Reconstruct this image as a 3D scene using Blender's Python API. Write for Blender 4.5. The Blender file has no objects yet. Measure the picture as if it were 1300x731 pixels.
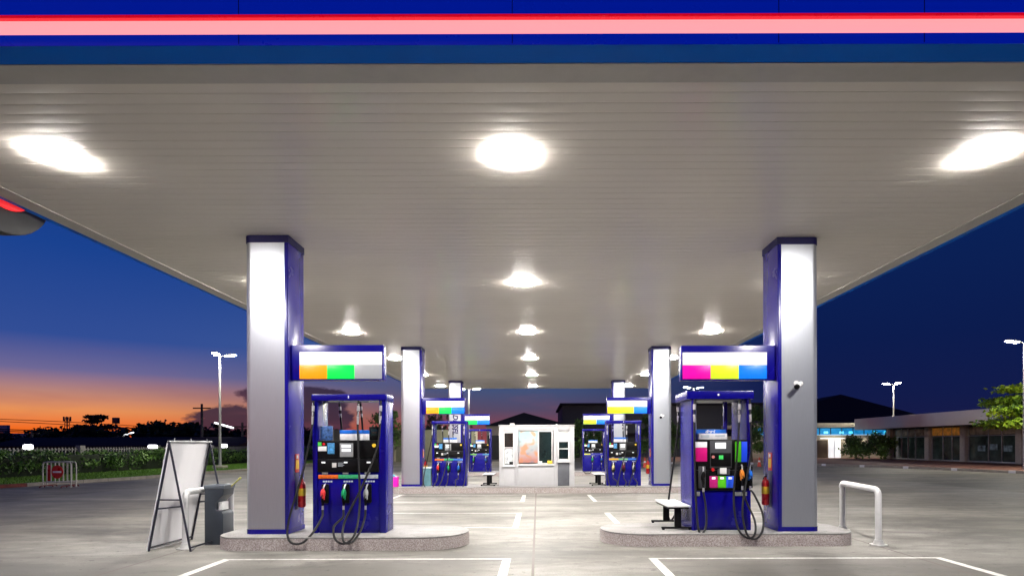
import bpy, bmesh, math, random
from mathutils import Vector, Matrix, Euler
R = math.radians
scene = bpy.context.scene
COL = scene.collection
random.seed(7)

# ------------------------------------------------------------------ measures
CZ = 1.64                      # eye height
F = 742.0                      # focal length in photo pixels
IH = 0.214                     # island height
ZC = CZ + 3.374                # canopy soffit height
def at(px, py, d):             # a photo pixel and a distance give a point in the place
    return Vector(((px-683)/F*d, d, CZ+(564.0-py)/F*d))

# ------------------------------------------------------------------ materials
def L(c):                      # sRGB 0-255 -> linear
    return tuple(((v/255)/12.92 if v/255 <= .04045 else ((v/255+.055)/1.055)**2.4) for v in c)
def nd(nt, t, **kw):
    n = nt.nodes.new(t)
    for k, v in kw.items():
        if k in n.inputs: n.inputs[k].default_value = v
        else: setattr(n, k, v)
    return n
def math_(nt, op, a, b=None, c=None, clamp=False):
    n = nt.nodes.new('ShaderNodeMath'); n.operation = op; n.use_clamp = clamp
    for i, v in enumerate((a, b, c)):
        if v is None: continue
        if isinstance(v, (int, float)): n.inputs[i].default_value = v
        else: nt.links.new(v, n.inputs[i])
    return n.outputs[0]
def mixc(nt, f, a, b, mode='MIX'):
    n = nt.nodes.new('ShaderNodeMix'); n.data_type = 'RGBA'; n.blend_type = mode
    for k, v in ((0, f), (6, a), (7, b)):
        if isinstance(v, (int, float)): n.inputs[k].default_value = v
        elif isinstance(v, tuple): n.inputs[k].default_value = (*v[:3], 1)
        else: nt.links.new(v, n.inputs[k])
    return n.outputs[2]
def ramp(nt, f, stops):
    n = nt.nodes.new('ShaderNodeValToRGB'); e = n.color_ramp.elements
    while len(e) < len(stops): e.new(.5)
    for el, (p, c) in zip(e, stops):
        el.position = p; el.color = (*c[:3], 1) if isinstance(c, tuple) else (c, c, c, 1)
    nt.links.new(f, n.inputs[0]); return n.outputs[0]
def noise(nt, scale, detail=4, rough=.55, vec=None, stretch=None, dist=0):
    if vec is None:
        vec = nd(nt, 'ShaderNodeTexCoord').outputs['Object']
    if stretch:
        m = nt.nodes.new('ShaderNodeMapping'); m.inputs['Scale'].default_value = stretch
        nt.links.new(vec, m.inputs[0]); vec = m.outputs[0]
    n = nt.nodes.new('ShaderNodeTexNoise'); n.inputs['Scale'].default_value = scale
    n.inputs['Detail'].default_value = detail; n.inputs['Roughness'].default_value = rough
    n.inputs['Distortion'].default_value = dist
    nt.links.new(vec, n.inputs['Vector']); return n.outputs[0]
MATS = {}
def mat(name, col, rough=.5, metal=0., spec=.5, var=.12, nscale=6., bump=0., emit=0., ecol=None, coat=0., stretch=None, rvar=.08):
    if name in MATS: return MATS[name]
    m = bpy.data.materials.new(name); m.use_nodes = True; nt = m.node_tree
    p = nt.nodes['Principled BSDF']
    p.inputs['Metallic'].default_value = metal
    p.inputs['Specular IOR Level'].default_value = spec
    p.inputs['Coat Weight'].default_value = coat; p.inputs['Coat Roughness'].default_value = .08
    n = noise(nt, nscale, 5, .6, stretch=stretch)
    f = ramp(nt, n, [(.3, 0.), (.7, 1.)])
    nt.links.new(mixc(nt, f, tuple(c*(1-var) for c in col), tuple(min(1, c*(1+var)) for c in col)), p.inputs['Base Color'])
    nt.links.new(math_(nt, 'MULTIPLY_ADD', f, rvar*2, max(.02, rough-rvar)), p.inputs['Roughness'])
    if bump:
        b = nt.nodes.new('ShaderNodeBump'); b.inputs['Strength'].default_value = bump; b.inputs['Distance'].default_value = .01
        nt.links.new(n, b.inputs['Height']); nt.links.new(b.outputs[0], p.inputs['Normal'])
    if emit:
        p.inputs['Emission Color'].default_value = (*(ecol or col), 1); p.inputs['Emission Strength'].default_value = emit
    MATS[name] = m; return m

BLUE = mat('blue_enamel', L((10, 6, 116)), .26, spec=.35, var=.05, nscale=2, rvar=.02)
NAVY = mat('navy_enamel', L((18, 12, 76)), .5, spec=.25, var=.1)
PURP = mat('violet_blue_panel', L((44, 36, 140)), .26, spec=.6, var=.04, nscale=2, rvar=.02)
SILV = mat('brushed_aluminium_cladding', (.41, .43, .47), .34, metal=.7, var=.05, nscale=14, stretch=(8, 8, .25), rvar=.04)
STEEL = mat('bright_steel', (.62, .62, .63), .35, metal=.6, var=.05)
BLACK = mat('black_plastic', (.004, .004, .0045), .40, spec=.15, var=.2, nscale=9)
RUBBER = mat('black_rubber', (.010, .010, .011), .5, spec=.35, var=.25, nscale=20)
DGREY = mat('dark_grey_plastic', (.055, .058, .065), .4)
MGREY = mat('mid_grey_plate', (.28, .29, .30), .4)
WHITE = mat('white_paint', (.78, .78, .77), .4, var=.04, nscale=4)
LGREY = mat('light_grey_panel', (.50, .50, .51), .38, var=.05, nscale=3)
RED = mat('red_paint', (.55, .012, .015), .3)
ORANGE = mat('orange_plastic', (.80, .26, .03), .35)
GREEN = mat('green_plastic', (.01, .36, .13), .35)
YELLOW = mat('yellow_plastic', (.80, .52, .03), .4)
BLUEP = mat('bright_blue_plastic', (.01, .14, .62), .35)
MAROON = mat('maroon_plastic', (.18, .02, .05), .35)
SLATE = mat('slate_plastic', (.028, .036, .048), .45, var=.15, nscale=5, bump=.05)
CREAM = mat('cream_render', (.50, .45, .34), .8, var=.12, nscale=2, bump=.2)
DARKWALL = mat('dark_wall', (.05, .052, .06), .8, var=.2)
ROOF = mat('dark_roof_tiles', (.028, .028, .034), .85, spec=.15, var=.3, nscale=12, stretch=(1, 1, 6))
PURPLEROOF = mat('dull_purple_roof', (.05, .03, .036), .9, spec=.05, var=.2)
ALU = mat('window_aluminium', (.5, .5, .5), .35, metal=.6)
GLASS = mat('dark_window_glass', (.012, .022, .022), .06, spec=.6, var=.4, nscale=1.5, rvar=.02)
POLE = mat('galvanised_pole', (.34, .34, .34), .5, metal=.3)
BARK = mat('bark', (.10, .075, .05), .9, var=.3, nscale=10, bump=.5)
PALEBARK = mat('pale_bark', (.32, .27, .2), .85, var=.3, nscale=10, bump=.4)
def leafmats(name, a, b, c):
    return [mat(name+'_light', a, .55, var=.25, nscale=3), mat(name+'_mid', b, .55, var=.25, nscale=3), mat(name+'_dark', c, .6, var=.25, nscale=3)]
LEAF_D = leafmats('dark_leaf', (.045, .07, .02), (.025, .045, .015), (.012, .022, .01))
LEAF_H = leafmats('hedge_leaf', (.13, .25, .04), (.08, .17, .03), (.035, .075, .016))
LEAF_Y = leafmats('lime_leaf', (.40, .56, .03), (.27, .44, .025), (.09, .18, .02))
def glow(name, col, s, base=(.8, .8, .8)):
    return mat(name, base, .4, var=.0, emit=s, ecol=col)
LED = glow('led_lens', (1., .955, .905), 600)
LAMP = glow('street_lamp_lens', (1., .95, .80), 680)
NEON = glow('pink_light_strip', (1., .33, .34), 1.15, (.8, .4, .4))
LCD = glow('lit_display', (.9, .95, 1.), .55)

# soffit slats: semi gloss cream strip metal
SOFF = mat('cream_strip_soffit', (.86, .805, .725), .25, spec=.5, var=.03, nscale=.6, stretch=(.5, 1, 1), rvar=.015)
TRIM = mat('grey_soffit_trim', (.48, .46, .43), .4, var=.05)
FASC = mat('fascia_blue_added_glow', L((0, 34, 168)), .3, var=.05, nscale=1.2, spec=.5, emit=.55, ecol=L((0, 30, 175)))  # emission added to lift the blue; the panels are no lamp
FASC2 = mat('fascia_bounce_teal', (.0, .14, .70), .5, spec=.08, var=.05, nscale=1.2)  # ground bounce on the skirt is put into this lighter teal

def concrete(name, lo, hi, joints=True, streak=True):
    m = bpy.data.materials.new(name); m.use_nodes = True; nt = m.node_tree; p = nt.nodes['Principled BSDF']
    co = nd(nt, 'ShaderNodeTexCoord').outputs['Object']
    a = noise(nt, .55, 7, .62, co, (.35, 1.15, 1), .6)
    b = noise(nt, 2.3, 8, .65, co, (.6, 1.2, 1), .3)
    g = noise(nt, 60, 3, .6, co)
    t = math_(nt, 'ADD', math_(nt, 'MULTIPLY', a, .62), math_(nt, 'MULTIPLY', b, .38))
    c = ramp(nt, t, [(.38, lo), (.50, tuple((x+y)/2 for x, y in zip(lo, hi))), (.61, hi)])
    c = mixc(nt, math_(nt, 'MULTIPLY_ADD', g, .5, -.1, True), c, (.2, .19, .18), 'MIX') if False else mixc(nt, .22, c, ramp(nt, g, [(.35, .15), (.65, .75)]), 'OVERLAY')
    if joints:      # canopy light's fall-off put into the colour, blending raggedly to the yard concrete
        sxx = nd(nt, 'ShaderNodeSeparateXYZ'); nt.links.new(co, sxx.inputs[0])
        dx = math_(nt, 'ABSOLUTE', math_(nt, 'SUBTRACT', sxx.outputs[0], .3))
        dn = math_(nt, 'ADD', dx, math_(nt, 'MULTIPLY', math_(nt, 'SUBTRACT', noise(nt, .35, 6, .65, co, (1, 1.6, 1)), .5), 7.))
        falloff = ramp(nt, math_(nt, 'DIVIDE', dn, 16.), [(.44, 0.), (.66, 1.)])
        c = mixc(nt, falloff, c, ramp(nt, t, [(.38, GLO), (.61, GHI)]))
    if joints:      # the waiting bays at the front are darker than the centre strip
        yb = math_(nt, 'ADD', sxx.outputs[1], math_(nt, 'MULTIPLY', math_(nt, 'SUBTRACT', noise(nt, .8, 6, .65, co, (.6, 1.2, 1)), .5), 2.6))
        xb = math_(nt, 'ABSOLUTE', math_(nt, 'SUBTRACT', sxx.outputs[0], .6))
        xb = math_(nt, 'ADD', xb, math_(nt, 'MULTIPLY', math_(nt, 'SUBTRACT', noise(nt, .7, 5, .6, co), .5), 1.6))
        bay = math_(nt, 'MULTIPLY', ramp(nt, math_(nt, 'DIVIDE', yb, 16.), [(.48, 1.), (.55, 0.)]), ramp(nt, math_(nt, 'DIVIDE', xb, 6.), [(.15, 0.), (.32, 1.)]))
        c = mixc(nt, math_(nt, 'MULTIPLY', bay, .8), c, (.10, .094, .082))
    st = ramp(nt, noise(nt, .9, 6, .7, co, (.5, 1.3, 1), 1.2), [(.55, 0.), (.70, 1.)])        # oil and tyre stains
    c = mixc(nt, math_(nt, 'MULTIPLY', st, .6), c, tuple(x*.45 for x in lo))
    tyre = ramp(nt, noise(nt, .9, 6, .62, co, (.10, 1.2, 1), .5), [(.52, 0.), (.68, 1.)])     # long tyre tracks along the lanes
    c = mixc(nt, math_(nt, 'MULTIPLY', tyre, .48), c, tuple(x*.55 for x in lo))
    sp = ramp(nt, noise(nt, 7, 4, .6, co), [(.62, 0.), (.68, 1.)])
    c = mixc(nt, math_(nt, 'MULTIPLY', sp, .5), c, tuple(x*.4 for x in lo))
    if joints:
        sx = nd(nt, 'ShaderNodeSeparateXYZ'); nt.links.new(co, sx.inputs[0])
        def line(o, off, per, w):
            f = math_(nt, 'FRACT', math_(nt, 'ADD', math_(nt, 'DIVIDE', math_(nt, 'ADD', o, off), per), .5))
            dd = math_(nt, 'MULTIPLY', math_(nt, 'ABSOLUTE', math_(nt, 'SUBTRACT', f, .5)), per)
            return math_(nt, 'LESS_THAN', dd, w)
        j = math_(nt, 'MAXIMUM', line(sx.outputs[0], .07, 5.5, .018), line(sx.outputs[1], .55, 5.35, .012))
        c = mixc(nt, math_(nt, 'MULTIPLY', j, .8), c, (.11, .085, .075))
    nt.links.new(c, p.inputs['Base Color'])
    nt.links.new(ramp(nt, t, [(.35, .5), (.65, .72)]), p.inputs['Roughness']); p.inputs['Specular IOR Level'].default_value = .35 if joints else .12
    bp = nt.nodes.new('ShaderNodeBump'); bp.inputs['Strength'].default_value = .12; bp.inputs['Distance'].default_value = .01
    nt.links.new(math_(nt, 'ADD', g, math_(nt, 'MULTIPLY', b, 2.)), bp.inputs['Height']); nt.links.new(bp.outputs[0], p.inputs['Normal'])
    return m
GLO, GHI = (.105, .095, .075), (.31, .285, .235)
GROUND = concrete('outer_ground_concrete', GLO, GHI, False)
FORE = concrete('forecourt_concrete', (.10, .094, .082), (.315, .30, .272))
ISL = concrete('island_concrete', (.22, .21, .205), (.37, .36, .35), False)
def terrazzo():
    m = bpy.data.materials.new('speckled_island_edge'); m.use_nodes = True; nt = m.node_tree; p = nt.nodes['Principled BSDF']
    co = nd(nt, 'ShaderNodeTexCoord').outputs['Object']
    a = noise(nt, 70, 3, .7, co); b = noise(nt, 3, 5, .6, co)
    c = ramp(nt, a, [(.36, (.20, .16, .15)), (.5, (.40, .35, .33)), (.64, (.58, .54, .52))])
    c = mixc(nt, ramp(nt, b, [(.4, 0.), (.7, .4)]), c, (.25, .20, .19))
    nt.links.new(c, p.inputs['Base Color']); p.inputs['Roughness'].default_value = .6
    return m
TERR = terrazzo()
GRASS = mat('mown_grass', (.10, .21, .022), .8, var=.45, nscale=9, bump=.6)
KERB = mat('kerb_concrete', (.32, .29, .24), .8, var=.2, nscale=4, bump=.2)
KRED = mat('kerb_faded_red', (.16, .035, .028), .8, var=.3, nscale=5)
BRICK = mat('red_brick_paving', (.16, .065, .04), .8, var=.35, nscale=8, bump=.2)

# ------------------------------------------------------------------ mesh builder
class MB:
    def __init__(s): s.bm = bmesh.new(); s.mi = 0
    def m(s, i): s.mi = i; return s
    def box(s, x0, x1, y0, y1, z0, z1, bev=.006, seg=2):
        r = bmesh.ops.create_cube(s.bm, size=1)
        for v in r['verts']:
            v.co = Vector(((x0+x1)/2+v.co.x*(x1-x0), (y0+y1)/2+v.co.y*(y1-y0), (z0+z1)/2+v.co.z*(z1-z0)))
        fs = {f for v in r['verts'] for f in v.link_faces}
        for f in fs: f.material_index = s.mi
        bev = min(bev, .45*min(x1-x0, y1-y0, z1-z0))
        if bev > 0:
            es = list({e for v in r['verts'] for e in v.link_edges})
            o = bmesh.ops.bevel(s.bm, geom=es, offset=bev, segments=seg, affect='EDGES', profile=.5)
            for f in o['faces']: f.material_index = s.mi
        return s
    def prism(s, pts, z0, z1, axis='z', bev=0):
        def P(a, b, c): return Vector({'z': (a, b, c), 'y': (a, c, b), 'x': (c, a, b)}[axis])
        lo = [s.bm.verts.new(P(a, b, z0)) for a, b in pts]; hi = [s.bm.verts.new(P(a, b, z1)) for a, b in pts]
        n = len(pts); fs = [s.bm.faces.new(lo[::-1]), s.bm.faces.new(hi)]
        for i in range(n): fs.append(s.bm.faces.new((lo[i], lo[(i+1) % n], hi[(i+1) % n], hi[i])))
        for f in fs: f.material_index = s.mi
        bmesh.ops.recalc_face_normals(s.bm, faces=fs)
        if bev:
            es = list({e for f in fs[:2] for e in f.edges})
            o = bmesh.ops.bevel(s.bm, geom=es, offset=bev, segments=2, affect='EDGES', profile=.5)
            for f in o['faces']: f.material_index = s.mi
        return s
    def tube(s, pts, r, seg=10, caps=True):
        pts = [Vector(p) for p in pts]; n = len(pts)
        rs = r if isinstance(r, (list, tuple)) else [r]*n
        up = None; rings = []
        for i, p in enumerate(pts):
            t = (pts[min(i+1, n-1)]-pts[max(i-1, 0)])
            t = t.normalized() if t.length > 1e-9 else Vector((0, 0, 1))
            if up is None: up = t.orthogonal().normalized()
            u = (up-t*up.dot(t)); u = u.normalized() if u.length > 1e-6 else t.orthogonal().normalized()
            w = t.cross(u); up = u
            rings.append([s.bm.verts.new(p+(u*math.cos(a)+w*math.sin(a))*rs[i]) for a in [2*math.pi*k/seg for k in range(seg)]])
        for a, b in zip(rings, rings[1:]):
            for k in range(seg):
                s.bm.faces.new((a[k], a[(k+1) % seg], b[(k+1) % seg], b[k])).material_index = s.mi
        if caps:
            s.bm.faces.new(rings[0][::-1]).material_index = s.mi; s.bm.faces.new(rings[-1]).material_index = s.mi
        return s
    def quad(s, a, b, c, d):
        f = s.bm.faces.new([s.bm.verts.new(Vector(v)) for v in (a, b, c, d)]); f.material_index = s.mi; return s
    def ell(s, c, r, rot=None, seg=16, rings=10):
        o = bmesh.ops.create_uvsphere(s.bm, u_segments=seg, v_segments=rings, radius=1)
        M = (rot.to_matrix() if rot else Matrix.Identity(3))
        for v in o['verts']: v.co = Vector(c)+M @ Vector((v.co.x*r[0], v.co.y*r[1], v.co.z*r[2]))
        for f in {f for v in o['verts'] for f in v.link_faces}: f.material_index = s.mi
        return s
    def build(s, name, mats, parent=None, loc=None, label=None, ang=35):
        me = bpy.data.meshes.new(name)
        s.bm.normal_update(); s.bm.to_mesh(me); s.bm.free()
        for m_ in (mats if isinstance(mats, (list, tuple)) else [mats]): me.materials.append(m_)
        for p in me.polygons: p.use_smooth = True
        try: me.set_sharp_from_angle(angle=R(ang))
        except Exception: pass
        o = bpy.data.objects.new(name, me); COL.objects.link(o)
        if parent: o.parent = parent
        if loc: o.location = loc
        if label: o['label'] = label
        return o
def spline(pts, n=10):
    P = [Vector(p) for p in pts]; P = [P[0]*2-P[1]]+P+[P[-1]*2-P[-2]]; out = []
    for i in range(1, len(P)-2):
        for k in range(n):
            t = k/n; a, b, c, d = P[i-1:i+3]
            out.append(.5*((2*b)+(c-a)*t+(2*a-5*b+4*c-d)*t*t+(3*b-a-3*c+d)*t**3))
    out.append(P[-2]); return out
def tag(o, label, cat, group=None):
    o['label'] = label; o['category'] = cat
    if group: o['group'] = group
    return o
def thing(name, label, cat, loc=(0, 0, 0), rz=0, group=None):
    o = bpy.data.objects.new(name, None); COL.objects.link(o); o.empty_display_size = .2
    o.location = loc; o.rotation_euler = (0, 0, rz); return tag(o, label, cat, group)
def struct(o, kind='structure'): o['kind'] = kind; return o
def kids(o): return [c for c in bpy.data.objects if c.parent == o]
def dup(o, loc=None, rz=None, label=None, parent=None):
    c = o.copy(); COL.objects.link(c)
    if parent: c.parent = parent
    if loc is not None: c.location = loc
    if rz is not None: c.rotation_euler = (0, 0, rz)
    if label: c['label'] = label
    for k in kids(o): dup(k, parent=c)
    return c
def rrect(x0, x1, y0, y1, rs, seg=6):      # rounded rectangle, radii for corners (x0y0, x1y0, x1y1, x0y1)
    out = []
    for (cx, cy, r, a0) in ((x0+rs[0], y0+rs[0], rs[0], 180), (x1-rs[1], y0+rs[1], rs[1], 270), (x1-rs[2], y1-rs[2], rs[2], 0), (x0+rs[3], y1-rs[3], rs[3], 90)):
        if r <= 0: out.append((cx, cy)); continue
        for k in range(seg+1):
            a = R(a0+90*k/seg); out.append((cx+r*math.cos(a), cy+r*math.sin(a)))
    return out
def textmesh(body, size, ext):
    cu = bpy.data.curves.new('lettering', 'FONT'); cu.body = body; cu.size = size; cu.extrude = ext
    cu.align_x = 'LEFT'; cu.offset = size*.035; cu.shear = .22
    t = bpy.data.objects.new('lettering', cu); COL.objects.link(t)
    bpy.context.view_layer.update()
    me = bpy.data.meshes.new_from_object(t.evaluated_get(bpy.context.evaluated_depsgraph_get()))
    bpy.data.objects.remove(t); return me

# ------------------------------------------------------------------ ground
struct(MB().box(-500, 500, -60, 700, -.5, 0, 0).build('ground', GROUND))
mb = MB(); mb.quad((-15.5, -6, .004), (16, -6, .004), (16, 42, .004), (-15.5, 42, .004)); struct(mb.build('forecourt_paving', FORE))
LINE = mat('worn_white_line_paint', (.56, .55, .52), .6, var=.28, nscale=11)
def bayline(x0, x1, yn, yf, open_near=False):
    mb = MB(); z = .009
    def st(a, b, c, d): mb.quad((a, c, z), (b, c, z), (b, d, z), (a, d, z))
    st(x0, x1, yf-.07, yf)
    st(x0, x0+.12, yn, yf-.07); st(x1-.12, x1, yn, yf-.07)
    st(x0+.12, x1-.12, yn, yn+.07)
    return struct(mb.build('road_marking', LINE))
for yn, yf in ((5.9, 8.40), (11.5, 14.0), (16.7, 19.0)):
    bayline(-4.52, -.39, yn, yf); bayline(1.58, 5.78, yn, yf)

# ------------------------------------------------------------------ islands
def island(x0, x1, y0, y1, rl, rr, label, y):
    t = thing('pump_island', label, 'kerb island', ((x0+x1)/2, y, 0), 0, 'raised concrete pump islands')
    hw = (x1-x0)/2
    pts = rrect(-hw, hw, y0, y1, (rl, rr, rr, rl), 12)
    MB().prism(pts, 0, IH-.03, bev=0).build('kerb_edge', TERR, t)
    MB().prism(rrect(-hw, hw, y0, y1, (rl, rr, rr, rl), 12), IH-.03, IH, bev=.018).build('top_slab', ISL, t)
    return t
island(-5.12, -1.16, -.68, .68, .45, .66, 'raised concrete island under the dispenser with red, green and black nozzles', 9.75)
island(1.06, 5.17, -.65, .65, .64, .40, 'raised concrete island with a footstool at the dispenser with coloured panels', 10.0)
island(-5.2, 5.2, -.65, .75, .5, .5, 'long raised concrete island carrying the small white booth', 20.4)
island(-5.2, -1.16, -.68, .68, .5, .66, 'farthest raised island on the sunset side, behind the white booth', 31.2)
island(1.06, 5.2, -.68, .68, .66, .5, 'farthest raised island on the shop side, behind the white booth', 31.2)

# ------------------------------------------------------------------ canopy
cx0, cx1, cy0, cy1 = -6.98, 6.56, 5.44, 34.85       # soffit
tx0, tx1, ty0, ty1 = -7.24, 6.82, 5.17, 35.12       # outside of trim
can = thing('canopy', 'wide blue canopy with a glowing pink stripe and cream strip ceiling', 'canopy', (0, 0, 0))
bm = bmesh.new(); y = cy0; P = .173
n = int(round((cy1-cy0)/P)); P = (cy1-cy0)/n
for i in range(n):                                   # each strip slightly crowned with a groove beside it
    y0 = cy0+i*P; prof = [(0, .006), (.003, .0012), (.03, .0004), (P*.5, 0), (P-.03, .0004), (P-.004, .0012), (P-.001, .006)]
    rows = [[bm.verts.new((x, y0+a, ZC+b)) for x in (cx0, cx1)] for a, b in prof]
    for r0, r1 in zip(rows, rows[1:]):
        bm.faces.new((r0[0], r1[0], r1[1], r0[1]))
b_ = MB(); b_.bm.free(); b_.bm = bm
b_.build('soffit', SOFF, can, ang=50)
MB().box(cx0-.1, cx1+.1, cy0-.1, cy1+.1, ZC+.03, ZC+.06, 0).build('deck', DARKWALL, can)
mb = MB(); zt = ZC-.012
for q in (((tx0, ty0), (tx1, ty0), (cx1, cy0), (cx0, cy0)), ((cx0, cy1), (cx1, cy1), (tx1, ty1), (tx0, ty1)),
          ((tx0, ty1), (tx0, ty0), (cx0, cy0), (cx0, cy1)), ((cx1, cy1), (cx1, cy0), (tx1, ty0), (tx1, ty1))):
    lo = [mb.bm.verts.new((a, b, zt)) for a, b in q]; hi = [mb.bm.verts.new((a, b, zt+.05)) for a, b in q]
    mb.bm.faces.new(lo[::-1]); mb.bm.faces.new(hi)
    for k in range(4): mb.bm.faces.new((lo[k], lo[(k+1) % 4], hi[(k+1) % 4], hi[k]))
mb.build('soffit_trim', TRIM, can)
def ring(name, prof, m, ang=35):                      # profile (outward offset, z) swept round the canopy
    mb = MB(); rows = []
    for o, z in prof:
        rows.append([mb.bm.verts.new(v) for v in ((tx0-o, ty0-o, z), (tx1+o, ty0-o, z), (tx1+o, ty1+o, z), (tx0-o, ty1+o, z))])
    k = len(rows)
    for i in range(k-1):
        a, b = rows[i], rows[i+1]
        for j in range(4): mb.bm.faces.new((a[j], a[(j+1) % 4], b[(j+1) % 4], b[j]))
    bmesh.ops.recalc_face_normals(mb.bm, faces=mb.bm.faces[:])
    return mb.build(name, m, can, ang=ang)
ring('fascia_skirt', [(.001, zt+.012), (.006, zt+.004), (.012, zt+.004), (.185, ZC+.029)], FASC2)
ring('fascia_panel', [(.186, ZC+.030), (.19, ZC+.036), (.19, ZC+.121), (.150, ZC+.123)], FASC)
ring('light_strip', [(.155, ZC+.124), (.155, ZC+.264)], NEON)
ring('strip_hood', [(.152, ZC+.265), (.19, ZC+.265), (.196, ZC+.27), (.196, ZC+.287)], mat('strip_glow_red_hood', (.7, .01, .02), .3, emit=.5, ecol=(1, .0, .02)))  # the strip's red light on the hood is put into its colour and emission
ring('fascia_panel', [(.193, ZC+.288), (.193, ZC+1.25), (.0, ZC+1.27), (-3.0, ZC+1.3)], FASC)
for x in (-2.54, -.21, 2.06, 3.30): MB().box(x-.003, x+.003, ty0-.195, ty0-.188, ZC+.29, ZC+1.25, 0).box(x-.003, x+.003, ty0-.192, ty0-.188, ZC+.04, ZC+.12, 0).build('panel_joint', NAVY, can)
# round illuminated sign on the far side fascia
t = thing('round_sign', 'round grey sign with a glowing red rim on the canopy side', 'sign', (-7.45, 8.15, 5.46))
def disc(x0, x1, r0, seg=40, ri=0):
    mb = MB()
    mb.prism([(r0*math.cos(2*math.pi*k/seg), r0*math.sin(2*math.pi*k/seg)) for k in range(seg)], x0, x1, 'x', bev=.03); return mb
disc(-.26, .0, .84).build('sign_body', mat('sign_grey', (.018, .018, .02), .6), t)
disc(.01, .06, .52).build('light_face', glow('red_rim_light', (1, .02, .03), .7, (.6, .02, .02)), t)

# canopy lights
first = None
rows_ = ['of the sunset side row', 'of the middle row', 'of the shop side row']
ords = ['first from the front fascia', 'second from the front fascia', 'third from the front fascia', 'third from the back edge', 'second from the back edge', 'first from the back edge']
for r_, x in enumerate((-5.58, -.30, 5.22)):
    for k in range(6):
        lab = 'white LED ceiling light, ' + ords[k] + ' ' + rows_[r_]
        p = (x, 6.8+5.35*k, ZC)
        if first is None:
            first = thing('ceiling_light', lab, 'ceiling light', p, 0, 'LED lights in the canopy ceiling')
            mb = MB(); rim = lambda a, b, r: rrect(-a, a, -b, b, (r,)*4, 8)
            o_, i_ = rim(.235, .275, .225), rim(.220, .260, .21); rows = [[mb.bm.verts.new((x_, y_, z_)) for x_, y_ in pp] for pp, z_ in ((o_, .004), (o_, -.006), (i_, -.006), (i_, .004))]
            for ra, rb in zip(rows, rows[1:]):
                for q_ in range(len(ra)): mb.bm.faces.new((ra[q_], ra[(q_+1) % len(ra)], rb[(q_+1) % len(ra)], rb[q_]))
            bmesh.ops.recalc_face_normals(mb.bm, faces=mb.bm.faces[:])
            mb.build('housing', WHITE, first)
            for sx in (-1, 1):
                mb = MB(); mb.prism(rrect(*sorted((sx*.002, sx*.2185)), -.2585, .2585, (.01, .205, .205, .01) if sx > 0 else (.205, .01, .01, .205), 8), -.023, .003, bev=.005); mb.build('lens', LED, first)
        else: dup(first, p, 0, lab)

# ------------------------------------------------------------------ columns
def column(xin, xout, y, label, group='canopy columns'):
    s = 1 if xout > xin else -1
    t = thing('canopy_column', label, 'column', (xin, y, IH), 0, group)
    w = abs(xout-xin); D = .62; top = ZC-IH-.002
    def pts(a, b, o=0, r=.11):                      # a..b measured from the inner face outward
        x = [s*a, s*b]; lo, hi = min(x), max(x)
        rs = (0, r, r, 0) if s > 0 else (r, 0, 0, r)
        return rrect(lo, hi, -o, D+o, rs, 8)
    MB().prism(pts(.062, w), 0, top).build('silver_cladding', SILV, t, ang=25)
    MB().box(*sorted((0, s*.06)), -.003, D+.003, 0, top, .012).build('blue_side_panel', PURP, t)
    MB().box(*sorted((s*.0015, s*.0625)), -.006, .02, .0, top-.12, .004).build('corner_strip', BLUE, t)
    MB().prism(pts(-.008, w+.008, .012, .12), top-.115, top).build('top_collar', NAVY, t)
    MB().prism(pts(-.006, w+.006, .010, .12), 0, .075).build('base_trim', BLUE, t)
    return t
LX, LO, RX, RO = -4.01, -4.72, 3.92, 4.60
LY = (9.40, 20.1, 30.8); RY = (9.55, 20.1, 30.7)
cl = [column(LX, LO, LY[0], 'near silver and blue column between the sign board and the orange green sign'),
      column(LX, LO, LY[1], 'silver and blue column beside the pink crate on the booth island'),
      column(LX, LO, LY[2], 'far silver column with dark blue sideways lettering')]
cr = [column(RX, RO, RY[0], 'near silver and blue column with camera beside the magenta lime and blue sign'),
      column(RX, RO, RY[1], 'silver and blue column carrying the yellow lime and blue sign'),
      column(RX, RO, RY[2], 'farthest silver column behind the yellow lime and blue sign')]
me = textmesh('DIESEL', .36, .003)
lt = bpy.data.objects.new('lettering', me); COL.objects.link(lt); lt.parent = cl[2]; me.materials.append(NAVY)
lt.rotation_euler = Euler((R(90), R(90), 0)); lt.location = (-.44, -.008, 3.06)
# readable from the front: rotate clockwise on the face
lt.matrix_local = Matrix.Translation((-.46, -.008, 3.02)) @ Matrix.Rotation(R(90), 4, 'X') @ Matrix.Rotation(R(-90), 4, 'Z')

# hanging fuel signs
def sign_panel(c): return mat('sign_%d_%d_%d' % c, L(c), .35, var=.03, emit=.22, ecol=L(c))
C_OR, C_GR, C_GY, C_BL, C_MG, C_LM, C_YL = (255, 150, 10), (0, 230, 80), (150, 153, 158), (0, 115, 235), (232, 0, 160), (205, 245, 40), (250, 240, 30)
def fuel_sign(x0, x1, y, cols, label):
    t = thing('fuel_sign', label, 'sign', ((x0+x1)/2, y, 2.69), 0, 'fuel grade signs on the columns')
    h = (x1-x0)/2; s = 1 if x0 > 0 else -1          # the column side
    MB().box(-h, h, -.09, .09, 0, .57, .008).build('sign_box', BLUE, t)
    a, b = (-h+.02, h-.15) if s > 0 else (-h+.15, h-.02)
    for yy in (-.098, .098):
        y0, y1 = sorted((yy, yy*.9))
        MB().box(a, b, y0, y1, .245, .455, .002).build('white_panel', mat('sign_white', (.8, .8, .79), .35, var=.03, emit=.10, ecol=(1, 1, .98)), t)
        n = len(cols)
        for i, c in enumerate(cols):
            q0 = a+(b-a)*i/n; q1 = a+(b-a)*(i+1)/n
            MB().box(q0+.001, q1-.001, y0, y1, .02, .244, .002).build('colour_panel', sign_panel(c), t)
    return t
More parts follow.
